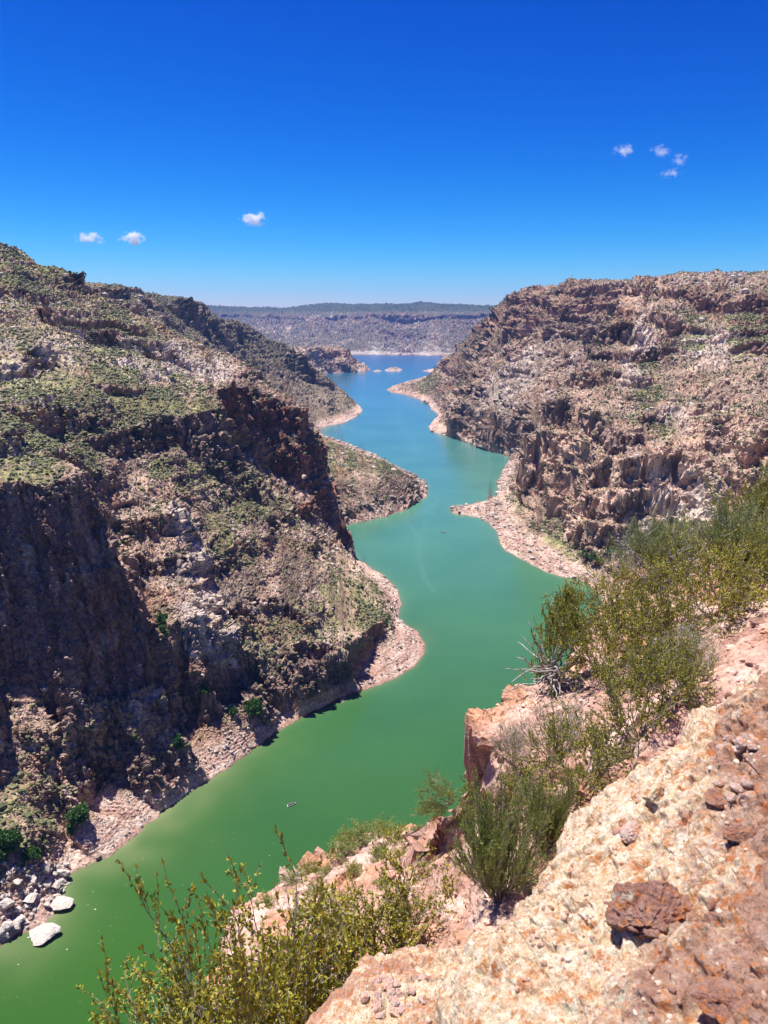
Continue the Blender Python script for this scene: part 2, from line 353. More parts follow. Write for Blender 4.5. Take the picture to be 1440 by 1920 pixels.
# signed distance to the shoreline on a coarser table (positive on land)
SA, SR = 500, 900
sA = np.linspace(AZ0, AZ1, SA); sL = np.linspace(math.log(R0), math.log(R1), SR)
gx = (np.sin(sA)[:, None] * np.exp(sL)[None]).ravel(); gy = (np.cos(sA)[:, None] * np.exp(sL)[None]).ravel()
def shore_dist(xy):
    px, py = xy[:, 0], xy[:, 1]
    best = np.full(len(px), 1e12); inside = np.zeros(len(px), bool)
    for Q in POLYS:
        for a, b in zip(Q, np.roll(Q, -1, 0)):
            d = b - a
            t = np.clip(((px - a[0]) * d[0] + (py - a[1]) * d[1]) / (d @ d + 1e-9), 0, 1)
            best = np.minimum(best, (px - a[0] - t * d[0]) ** 2 + (py - a[1] - t * d[1]) ** 2)
            c = (a[1] > py) != (b[1] > py)
            inside ^= c & (px < (b[0] - a[0]) * (py - a[1]) / (b[1] - a[1] + 1e-30) + a[0])
    return np.where(inside, -1, 1) * np.sqrt(best)
SD = par(shore_dist, np.stack([gx, gy], 1)).reshape(SA, SR).astype(np.float32)
def look(T, tA, tL, x, y):
    a = (np.arctan2(x, y) - tA[0]) / (tA[1] - tA[0]); l = (np.log(np.hypot(x, y)) - tL[0]) / (tL[1] - tL[0])
    a = np.clip(a, 0, len(tA) - 1.001); l = np.clip(l, 0, len(tL) - 1.001)
    i = a.astype(np.int32); j = l.astype(np.int32); fa = (a - i).astype(np.float32); fl = (l - j).astype(np.float32)
    return (T[i, j] * (1 - fa) + T[i + 1, j] * fa) * (1 - fl) + (T[i, j + 1] * (1 - fa) + T[i + 1, j + 1] * fa) * fl
def base_z(x, y): return look(TAB, tabA, tabL, x, y)
def sdist(x, y): return look(SD, sA, sL, x, y)
print('tables %.1fs' % (time.time() - T0))
# ------------------------------------------------------------------ materials
def new_mat(name):
    m = bpy.data.materials.new(name); m.use_nodes = True
    m.cycles.displacement_method = 'BUMP' if hasattr(m.cycles, 'displacement_method') else None
    return m, m.node_tree, m.node_tree.nodes['Principled BSDF']
def nd(t, typ, **kw):
    n = t.nodes.new(typ)
    for k, v in kw.items():
        if k in n.inputs: n.inputs[k].default_value = v
        else: setattr(n, k, v)
    return n
def ramp(t, fac, stops):
    r = t.nodes.new('ShaderNodeValToRGB')
    el = r.color_ramp.elements
    while len(el) < len(stops): el.new(0.5)
    for e, (p, c) in zip(el, stops):
        e.position = p; e.color = (*c, 1) if len(c) == 3 else c
    t.links.new(fac, r.inputs[0])
    return r.outputs[0]
def mixc(t, a, b, fac, mode='MIX'):
    m = t.nodes.new('ShaderNodeMix'); m.data_type = 'RGBA'; m.blend_type = mode
    for sock, v in ((m.inputs[0], fac), (m.inputs[6], a), (m.inputs[7], b)):
        if hasattr(v, 'links'): t.links.new(v, sock)
        else: sock.default_value = v if isinstance(v, (int, float)) else (*v, 1)
    return m.outputs[2]
def bump(t, b, height, strength, dist):
    n = t.nodes.new('ShaderNodeBump'); n.inputs['Strength'].default_value = strength; n.inputs['Distance'].default_value = dist
    t.links.new(height, n.inputs['Height']); t.links.new(n.outputs[0], b.inputs['Normal'])

def terrain_mat(name, s):
    """vertex colour of the ground times fine grain of wavelength s metres"""
    m, t, b = new_mat(name)
    vc = nd(t, 'ShaderNodeVertexColor', layer_name='Col')
    g = nd(t, 'ShaderNodeNewGeometry')
    n1 = nd(t, 'ShaderNodeTexNoise', Scale=1.0 / s, Detail=5.0, Roughness=0.7)
    n2 = nd(t, 'ShaderNodeTexVoronoi', Scale=1.6 / s)
    t.links.new(g.outputs['Position'], n1.inputs['Vector']); t.links.new(g.outputs['Position'], n2.inputs['Vector'])
    k = ramp(t, n1.outputs[0], [(0.30, (0.55, 0.53, 0.52)), (0.46, (1.05, 1.05, 1.05)), (0.72, (1.5, 1.48, 1.45))])
    c = mixc(t, vc.outputs[0], k, 1.0, 'MULTIPLY')
    t.links.new(c, b.inputs['Base Color'])
    b.inputs['Roughness'].default_value = 0.95
    b.inputs['Specular IOR Level'].default_value = 0.15
    ad = nd(t, 'ShaderNodeMath', operation='MULTIPLY_ADD'); ad.inputs[1].default_value = 0.6
    t.links.new(n2.outputs[0], ad.inputs[0]); t.links.new(n1.outputs[0], ad.inputs[2])
    bump(t, b, ad.outputs[0], 0.7, s * 0.5)
    return m
MT_NEAR = terrain_mat('canyon_rock', 1.6)
MT_MID = terrain_mat('canyon_rock_far', 5.0)
MT_FAR = terrain_mat('mountain_rock', 25.0)

# ------------------------------------------------------------------ the canyon surface
azs = np.concatenate([np.linspace(math.radians(-48), math.radians(-33), 60, endpoint=False), np.linspace(math.radians(-33), math.radians(29.5), NAZ),
                      np.linspace(math.radians(29.5), math.radians(46), 61)[1:]])
NA = len(azs)
NR0 = 2400
L0 = np.linspace(math.log(58.0), math.log(8900.0), NR0)
RIV_L = np.log([58, 120, 250, 350, 450, 550, 700, 800, 900, 1100, 1400, 1700, 2100, 2600, 3200, 3900])
RIV_A = np.radians([-5, 0, -5, 2, 5, 4, 2.2, 4.3, 4, 3.8, 2.2, 1.0, -0.8, 1.5, 5.5, 7.5])
def warped_z(A, Lg):
    """height at (azimuth, log range) arrays, with breaklines wandering a little"""
    x0, y0 = np.exp(Lg) * np.sin(A), np.exp(Lg) * np.cos(A)
    sd = sdist(x0, y0); r = np.exp(Lg)
    m = sstep(0.015, 0.10, np.abs(sd) / r)
    P = np.stack([A, Lg, np.zeros_like(A)], 1).astype(np.float32)
    wa = (fbm(P, 0.05, 3, 1.0) * 0.012 + noise(P, 0.009, 8.0) * 0.002) * m
    wl = (fbm(P, 0.04, 3, 5.0) * 0.014 + noise(P, 0.008, 9.0) * 0.002) * m
    wa2 = noise(P, 0.016, 3.0) * 0.0016 * (1 - m) ; wl2 = noise(P, 0.013, 4.0) * 0.0035 * (1 - m) + noise(P, 0.004, 4.5) * 0.0012 * (1 - m)
    A2, L2 = A + wa + wa2, Lg + wl + wl2
    x, y = np.exp(L2) * np.sin(A2), np.exp(L2) * np.cos(A2)
    z = base_z(x, y); sd = sdist(x, y)
    z = np.where(sd < 0, -np.minimum(-sd * 0.35, 25) - 0.05, np.maximum(z, 0.0))
    far = sstep(2500, 4500, r)
    # level rock bands: the slopes step up in benches and risers
    rt = A > np.interp(Lg, RIV_L, RIV_A)
    w_ = np.where(rt, 0.85, np.where(z > 165, 0.6, 0.3)) * sstep(8, 20, z) * (1 - sstep(1200, 2200, r))
    ph = noise(P, 0.16, 31.0) * 0.9 + 0.35 * noise(P, 0.045, 33.0)
    for st_, wt in ((26.0, 0.85), (8.5, 0.45)):
        q = z / st_ + ph; fq = q - np.floor(q)
        z = z + (sstep(0.36, 0.58, fq) - fq) * st_ * w_ * wt * (0.7 + 0.3 * np.sign(noise(P, 0.11, 35.0)))
    w_ = 0.65 * sstep(1500, 2500, r) * sstep(30, 70, z) * (1 - sstep(150, 185, z) * far)
    q = z / 44.0 + ph * 0.6; fq = q - np.floor(q)
    z = z + (sstep(0.35, 0.6, fq) - fq) * 44.0 * w_
    # rounded gullies and ribs on the slopes
    g = fbm(P, (0.045, 0.09, 1), 3, 12.0)
    rb = 1 - 2 * np.abs(noise(P, (0.16, 0.045, 1), 61.0)); rb2 = 1 - 2 * np.abs(noise(P, (0.07, 0.019, 1), 63.0))
    g = np.where(rt, 0.6 * g + (1.5 * rb + 0.75 * rb2) * sstep(25, 70, z) * (1 - 0.7 * sstep(225, 250, z)), g) + far * (1 - 2 * np.abs(noise(P, (0.03, 0.08, 1), 65.0))) * 0.9
    g = g * (1 - 0.85 * far * sstep(165, 185, z))
    z = z + (g * 0.0052 * (1 - 0.2 * far) * r) * sstep(0.02, 0.09, np.abs(sd) / r) * (sd > 0)
    return z.astype(np.float32), sd
AA, LL = np.meshgrid(azs, L0, indexing='ij')
z0, _ = warped_z(AA.ravel(), LL.ravel())
z0 = z0.reshape(NA, NR0)
R_ = np.exp(L0)[None]
el = (z0 - H) / R_
hid = el < (np.maximum.accumulate(el, 1) - 0.004)
dz = np.diff(z0, axis=1) / R_[:, 1:]; dl = np.diff(L0)[None]
# sampling density: what the slope spans as seen from the terrace plus a share of its true length
vis_len = np.abs(np.diff(el, axis=1))
w = vis_len * 1.0 + np.sqrt(dl ** 2 + dz ** 2) * 0.22
wet = (z0[:, 1:] < -0.3) & (z0[:, :-1] < -0.3)
w = np.where(hid[:, 1:], 0.12 * w + 0.0, w)
w = np.where(wet, 0.00002, w)
k = 9                                      # smooth the density between neighbouring columns
ker = np.hanning(2 * k + 3)[1:-1]; ker /= ker.sum()
wp = np.pad(w, ((k, k), (0, 0)), mode='edge')
w = sum(ker[i] * wp[i:i + NA] for i in range(2 * k + 1))
cw = np.concatenate([np.zeros((NA, 1)), np.cumsum(w, 1)], 1); cw /= cw[:, -1:]
tt = np.linspace(0, 1, NR)
LG = np.stack([np.interp(tt, cw[i], L0) for i in range(NA)])
AG = np.repeat(azs[:, None], NR, 1)
zf, sdf = warped_z(AG.ravel(), LG.ravel())
rr = np.exp(LG).ravel()
X, Y = rr * np.sin(AG.ravel()), rr * np.cos(AG.ravel())
PT = np.stack([X, Y, zf], 1).astype(np.float32)
print('grid %.1fs' % (time.time() - T0))

def grid_normals(P):
    G = P.reshape(NA, NR, 3)
    da = np.empty_like(G); dr = np.empty_like(G)
    da[1:-1] = G[2:] - G[:-2]; da[0] = G[1] - G[0]; da[-1] = G[-1] - G[-2]
    dr[:, 1:-1] = G[:, 2:] - G[:, :-2]; dr[:, 0] = G[:, 1] - G[:, 0]; dr[:, -1] = G[:, -1] - G[:, -2]
    n = np.cross(da, dr).reshape(-1, 3)
    n /= np.linalg.norm(n, axis=1, keepdims=True) + 1e-9
    n[n[:, 2] < 0] *= -1
    return n
def blur_grid(a, k1, k2):
    g = a.reshape(NA, NR, -1)
    for ax, kk in ((0, k1), (1, k2)):
        kr = np.hanning(2 * kk + 3)[1:-1]; kr /= kr.sum()
        pad = [(0, 0)] * 3; pad[ax] = (kk, kk)
        gp = np.pad(g, pad, mode='edge')
        g = sum(kr[i] * (gp[i:i + g.shape[0]] if ax == 0 else gp[:, i:i + g.shape[1]]) for i in range(2 * kk + 1))
    return g.reshape(a.shape)
N0 = grid_normals(PT)
N0 = blur_grid(N0, 2, 3); N0 /= np.linalg.norm(N0, axis=1, keepdims=True) + 1e-9
Q = np.stack([AG.ravel(), LG.ravel(), (zf - H) / rr], 1).astype(np.float32)   # scale-free coordinates: relief grows with range
steep = 1 - N0[:, 2]                       # 0 flat .. 1 vertical
def q_of(u, v, z=None, r=None):
    x, y, zz = at(u, v, z, r); rg = math.hypot(x, y)
    return np.array([math.atan2(x, y), math.log(rg), (zz - H) / rg], np.float32)
def q_hit(u, v):
    """first ground point seen through a photo pixel"""
    dx, dy, dz_ = ray(u, v); h = math.hypot(dx, dy); a = math.atan2(dx, dy)
    i = int(np.argmin(np.abs(azs - a)))
    e = dz_ / h
    j = np.argmax(el[i] >= e) if (el[i] >= e).any() else NR0 - 1
    return np.array([a, L0[j], e], np.float32)
def blob(u, v, rad_px, soft=0.5, squash=1.0):
    """weight 0..1 of ground within rad_px (photo pixels, as an angle) of the ground point seen at (u, v)"""
    c = q_hit(u, v); s = rad_px / F
    d = np.sqrt(((Q[:, 0] - c[0]) / s) ** 2 + ((Q[:, 1] - c[1]) / (s * 5)) ** 2 + ((Q[:, 2] - c[2]) / (s * squash)) ** 2)
    return 1 - sstep(1 - soft, 1 + soft, d + NB * 0.7)
NB = fbm(Q, 0.03, 3, 40.0)
def blobs(lst):
    o = np.zeros(len(Q), np.float32)
    for b in lst: o = np.maximum(o, blob(*b))
    return o
shoreF = sstep(0.0, 9.0, sdf)               # 0 at the waterline
farF = sstep(2500, 3600, rr)
# zones
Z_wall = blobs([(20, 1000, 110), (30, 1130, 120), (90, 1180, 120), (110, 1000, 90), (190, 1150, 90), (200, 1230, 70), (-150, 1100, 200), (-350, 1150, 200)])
Z_red = blobs([(470, 770, 42), (520, 800, 60), (560, 850, 60), (590, 930, 50), (625, 1000, 30), (440, 745, 30), (110, 870, 30), (700, 1080, 18)]) 
Z_red2 = blobs([(950, 590, 40), (1000, 570, 40), (1080, 560, 50), (1140, 560, 35), (880, 650, 36), (860, 690, 30), (905, 610, 30), (845, 730, 22), (1160, 600, 20), (1330, 570, 40), (1420, 590, 50)])
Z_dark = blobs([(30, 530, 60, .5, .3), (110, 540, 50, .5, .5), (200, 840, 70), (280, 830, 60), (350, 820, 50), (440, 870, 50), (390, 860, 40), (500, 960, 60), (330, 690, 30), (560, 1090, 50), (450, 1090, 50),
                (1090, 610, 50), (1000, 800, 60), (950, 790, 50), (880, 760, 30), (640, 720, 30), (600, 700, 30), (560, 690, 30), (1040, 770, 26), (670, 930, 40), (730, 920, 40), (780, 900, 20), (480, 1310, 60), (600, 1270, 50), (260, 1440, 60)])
Z_pale = blobs([(20, 690, 30), (45, 720, 35), (10, 640, 16), (150, 660, 30), (100, 650, 25), (250, 680, 40), (330, 680, 40), (400, 700, 35), (290, 700, 25), (340, 990, 28), (370, 1060, 34), (385, 1140, 40), (380, 1200, 36), (430, 1190, 30), (330, 960, 20), (420, 1240, 24),
                (1260, 780, 26), (1080, 680, 24), (980, 700, 40), (940, 740, 40), (1330, 640, 40), (1200, 640, 26), (1180, 700, 30), (1000, 660, 25), (720, 650, 30), (800, 655, 30), (760, 640, 20), (1300, 950, 60), (1240, 960, 60)])
Z_orange = blobs([(1040, 850, 50), (1110, 830, 50), (1080, 920, 60), (1130, 960, 60), (1200, 900, 60), (1180, 640, 20), (1190, 570, 25), (1100, 740, 30), (1280, 880, 70), (1400, 850, 70)])
Z_veg = blobs([(80, 800, 90), (200, 750, 80), (40, 880, 60), (300, 760, 60), (100, 740, 80), (380, 760, 30), (220, 620, 60), (420, 620, 60), (340, 600, 50), (480, 660, 50), (650, 860, 50), (600, 830, 40), (720, 880, 30),
               (1220, 740, 24), (1215, 690, 22), (1240, 800, 24), (1190, 780, 12), (1400, 620, 36), (1300, 630, 30), (1040, 1000, 28), (1070, 1030, 22), (470, 930, 50), (420, 960, 40), (380, 900, 30), (700, 1150, 40), (715, 1110, 24), (640, 1110, 40),
               (540, 1180, 50), (600, 1180, 50), (480, 1220, 40), (310, 1200, 30), (300, 1150, 20), (230, 1370, 50), (330, 1310, 40), (400, 1290, 30), (160, 1380, 30), (60, 1520, 60), (30, 1580, 50), (440, 1030, 40), (300, 880, 20), (360, 910, 20), (230, 540, 30), (30, 480, 60), (975, 945, 14), (800, 725, 22)])
hill = sstep(0.0, 60.0, PT[:, 2] - 150) * (PT[:, 0] < 0)
big = fbm(Q, 0.06, 4, 70.0)
med = fbm(Q, 0.02, 3, 80.0)
out = sstep(0.05, 0.45, med + 0.6 * sstep(0.3, 0.6, steep) - 0.5 * Z_veg)        # outcrops
cliff = sstep(0.32, 0.62, steep)
rough = np.clip(0.24 + 0.08 * (PT[:, 0] > 0) + 0.8 * cliff + 0.7 * out, 0, 1.4)
rough *= 1 - 0.55 * Z_wall
rough *= 1 - 0.3 * Z_red
rough *= 1 - 0.7 * Z_veg * (1 - cliff)
lb = 0.6 * (AG.ravel() < math.radians(-6.5)) * (rr < 340)      # the left beach reaches a little higher
rough *= (0.10 + 0.90 * np.maximum(cliff * sstep(1.5, 4, PT[:, 2]) * (1 - 0.5 * (lb > 0)), sstep(8.5, 11.5, PT[:, 2] - lb)) * sstep(0.5, 3, sdf))
rough *= 1 - farF * (0.1 + 0.8 * sstep(170, 190, PT[:, 2]))
# block relief in four sizes; flutes on cliffs from vertically stretched cells
QS = Q.copy(); QS[:, 0] -= 0.45 * Q[:, 2] * (PT[:, 0] > 0) - 0.2 * Q[:, 2] * (PT[:, 0] <= 0)     # joints lean
h1, c1 = facet(QS, (0.022, 0.045, 0.085), 0)
h2, c2 = facet(QS, (0.0095, 0.020, 0.032), 3)
h3, c3 = facet(QS, (0.0052, 0.009, 0.0085), 6)
h4, c4 = facet(Q, (0.0029, 0.004, 0.0031), 9)
rgt = sstep(-10, 30, PT[:, 0]) * (rr < 1300)
D = rough * (0.0064 * (1 - 0.35 * rgt) * h1 * (0.3 + 0.7 * cliff) + 0.0050 * (1 - 0.35 * rgt) * h2 * (0.5 + 0.5 * cliff) + 0.0030 * h3 + 0.0014 * h4)
D += (0.0006 * h3 + 0.0006 * h4) * sstep(8.5, 11.5, PT[:, 2]) * (1 - 0.5 * Z_wall)
fl = 1 - np.abs(noise(Q, (0.011, 0.03, 0.09), 21.0)) * 2
fl2 = 1 - np.abs(noise(QS, (0.0055, 0.03, 0.06), 23.0)) * 2
D += cliff * (1 - 0.4 * Z_wall) * (0.0034 * fl + 0.0014 * fl2)
D += 0.0008 * h4 * (1 - rough) * shoreF
# level beds: ledges step in and out with height
zz = PT[:, 2] + 5 * noise(PT, 90.0, 3.0) + 1.2 * med
bed = np.sin(zz * (2 * math.pi / 9.5)) + 0.6 * np.sin(zz * (2 * math.pi / 4.1) + 1.7)
bedm = (0.35 + 0.65 * sstep(-0.1, 0.4, big)) * sstep(0.12, 0.4, steep) * (1 - 0.6 * Z_wall) * (1 - farF)
D += bed * 0.0016 * bedm * sstep(6, 30, sdf)
# terraced waterline marks on the beach
D += 0.0007 * (0.5 + 0.5 * noise(PT, 12.0, 4.0)) * np.sin(PT[:, 2] * 2 * math.pi / 1.1) * (1 - cliff) * sstep(1, 4, sdf) * (1 - sstep(5, 9, PT[:, 2])) * (rr < 900)
D = np.where(sdf < 0, np.minimum(D, 0), D)
PT2 = PT + N0 * (D * rr)[:, None]
PT2 = PT2.astype(np.float32)
N1 = grid_normals(PT2)
print('relief %.1fs' % (time.time() - T0))

# ---- colour of the ground itself
def mixv(c, col, w):
    w = np.clip(w, 0, 1)[:, None]
    return c * (1 - w) + np.array(col, np.float32) * w
up = N1[:, 2]
c = np.ones((len(Q), 3), np.float32) * np.array((0.37, 0.25, 0.19), np.float32)
c = mixv(c, (0.48, 0.365, 0.29), sstep(-0.2, 0.5, med))
c = mixv(c, (0.20, 0.135, 0.105), sstep(0.0, 0.4, big) * 0.65)
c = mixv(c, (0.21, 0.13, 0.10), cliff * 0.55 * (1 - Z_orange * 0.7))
c = mixv(c, (0.30, 0.17, 0.115), sstep(0.1, 0.5, fbm(Q, 0.05, 2, 55.0)) * 0.6)
dry = (0.235, 0.235, 0.09)
vegc = np.clip(0.15 + 0.95 * Z_veg + 0.5 * hill, 0, 1) * sstep(0.62, 0.8, up) * (1 - cliff * 0.8) * sstep(8, 22, sdf) * (1 - 0.3 * farF)
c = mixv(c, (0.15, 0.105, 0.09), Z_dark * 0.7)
c = mixv(c, (0.52, 0.35, 0.26), Z_orange * 0.7)
c = mixv(c, (0.26, 0.165, 0.13), 0.7 * (PT[:, 0] > 0) * sstep(0.25, 0.5, steep) * sstep(-0.1, 0.35, fbm(PT, (60, 60, 9), 3, 44.0)) * (1 - Z_orange * 0.6))
c = mixv(c, (0.50, 0.41, 0.35), Z_pale * (0.55 + 0.45 * sstep(-0.2, 0.3, med)))
c = mixv(c, (0.19, 0.085, 0.062), Z_red * 0.8 * cliff + 0.2 * Z_red)
c = mixv(c, (0.21, 0.09, 0.06), Z_red2 * 0.7)
# the great wall: dark varnish with paler streaks running down
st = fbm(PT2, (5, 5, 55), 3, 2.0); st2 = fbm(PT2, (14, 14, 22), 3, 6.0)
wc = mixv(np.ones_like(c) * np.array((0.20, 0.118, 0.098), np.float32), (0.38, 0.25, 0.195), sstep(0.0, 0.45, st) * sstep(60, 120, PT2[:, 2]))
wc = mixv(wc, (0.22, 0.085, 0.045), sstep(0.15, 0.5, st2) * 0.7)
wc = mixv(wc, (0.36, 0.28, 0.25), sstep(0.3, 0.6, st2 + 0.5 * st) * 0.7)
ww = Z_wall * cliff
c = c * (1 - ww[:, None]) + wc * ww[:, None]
c = mixv(c, (0.27, 0.185, 0.14), 0.4 * (PT[:, 0] > 0) * sstep(20, 60, PT[:, 2]) * (1 - Z_pale) * (1 - Z_orange * 0.7) * (rr < 2500))
c = mixv(c, dry, vegc * 0.8)
scr = sstep(0.0, 0.35, fbm(Q, 0.0045, 2, 66.0) + 0.25 * Z_veg) * vegc
c = mixv(c, (0.13, 0.14, 0.05), scr * 0.75)
# dark varnish on joints, each block its own tone
c *= (0.76 + 0.52 * c2)[:, None] * (0.85 + 0.35 * c3)[:, None] * (0.9 + 0.2 * c4)[:, None]
# pale band left by the falling lake
beach = (1 - sstep(5.5, 9.5, PT2[:, 2] + 1.5 * med - lb)) * (1 - sstep(16, 40, sdf) * 0.0) * (rr < 3400)
bc = mixv(np.ones_like(c) * np.array((0.44, 0.30, 0.235), np.float32), (0.50, 0.385, 0.32), sstep(-0.3, 0.4, noise(PT2, (6, 6, 1.2), 1.0)))
bc = mixv(bc, (0.30, 0.17, 0.13), sstep(0.1, 0.5, noise(PT2, (30, 30, 0.8), 5.0)) * 0.7)
bc *= (0.85 + 0.3 * c4)[:, None]
c = c * (1 - beach[:, None] * 0.9) + bc * beach[:, None] * 0.9
wetb = 1 - sstep(0.0, 0.5, PT2[:, 2])
c = mixv(c, (0.17, 0.10, 0.07), wetb * 0.8)
# far range: cliff band and white foot
sh = (PT[:, 0] < 60) * sstep(1150, 1300, rr) * (rr < 2300) * sstep(6, 14, PT2[:, 2])
c = mixv(c, (0.125, 0.12, 0.06), sh * 0.55 * sstep(0.6, 0.8, up)); c = mixv(c, (0.14, 0.11, 0.09), sh * 0.45)
fz = farF * (rr > 3800)
c = mixv(c, (0.075, 0.072, 0.05), fz * sstep(0.6, 0.85, up) * 0.85)
c = mixv(c, (0.11, 0.062, 0.05), fz * sstep(0.12, 0.35, steep) * 0.9)
c = mixv(c, (0.05, 0.062, 0.026), fz * sstep(195, 215, PT2[:, 2]) * 0.8)
c = mixv(c, (0.40, 0.35, 0.30), fz * (1 - sstep(5, 16, PT2[:, 2] + 8 * med)))
c = mixv(c, (0.36, 0.31, 0.27), fz * blobs([(780, 640, 26), (740, 645, 20), (830, 645, 24), (700, 650, 18)]) * sstep(0.0, 0.3, med))
c = np.clip(c, 0.01, 0.75).astype(np.float32)
print('colour %.1fs' % (time.time() - T0))

idx = np.arange(NA * NR).reshape(NA, NR)
FQ = np.stack([idx[:-1, :-1], idx[1:, :-1], idx[1:, 1:], idx[:-1, 1:]], -1).reshape(-1, 4)
land = (PT2[:, 2] > -2.5)
keep = land[FQ].any(1)
FQ = FQ[keep]
fr = rr[FQ].mean(1); fx = AG.ravel()[FQ].mean(1)
# river centre line in (azimuth, log range) decides which bank a face belongs to
side = fx > np.interp(np.log(fr), RIV_L, RIV_A)
regions = [
    ('left_canyon_side', (~side) & (fr < 690), MT_NEAR, 'near left bank'),
    ('low_green_spur', (~side) & (fr >= 690) & (fr < 1230), MT_MID, ''),
    ('second_hill', (~side) & (fr >= 1230) & (fr < 2250), MT_MID, ''),
    ('headland', (~side) & (fr >= 2250) & (fr < 3500), MT_MID, ''),
    ('right_canyon_side', side & (fr < 1080), MT_NEAR, ''),
    ('right_mesa', side & (fr >= 1080) & (fr < 3500), MT_MID, ''),
    ('distant_mountains', (fr >= 3500), MT_FAR, ''),
]
for nm, m, mat, _ in regions:
    f = FQ[m]
    if not len(f): continue
    used = np.unique(f); mp = np.full(NA * NR, -1, np.int32); mp[used] = np.arange(len(used))
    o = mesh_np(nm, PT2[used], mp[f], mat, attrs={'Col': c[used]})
    o['kind'] = 'structure'
print('meshes %.1fs' % (time.time() - T0))

def ground(x, y):
    """approximate displaced surface height near (x, y): nearest grid vertex"""
    a = math.atan2(x, y); i = int(np.clip(np.searchsorted(azs, a), 1, NA - 1))
    if abs(azs[i - 1] - a) < abs(azs[i] - a): i -= 1
    row = LG[i]; j = int(np.clip(np.searchsorted(row, math.log(math.hypot(x, y))), 0, NR - 1))
    return float(PT2[i * NR + j, 2])
ELF = ((PT2[:, 2] - H) / np.hypot(PT2[:, 0], PT2[:, 1])).reshape(NA, NR)
ELM = np.maximum.accumulate(ELF, 1)
VIS = (ELF >= ELM - 0.0025).ravel()
def hit(u, v):
    """displaced ground point first seen through a photo pixel"""
    dx, dy, dz_ = ray(u, v); h = math.hypot(dx, dy); a = math.atan2(dx, dy); e = dz_ / h
    i = int(np.argmin(np.abs(azs - a)))
    m = ELF[i] >= e
    m &= PT2[i * NR:(i + 1) * NR, 2] > -0.5
    j = int(np.argmax(m))
    return PT2[i * NR + j].copy()
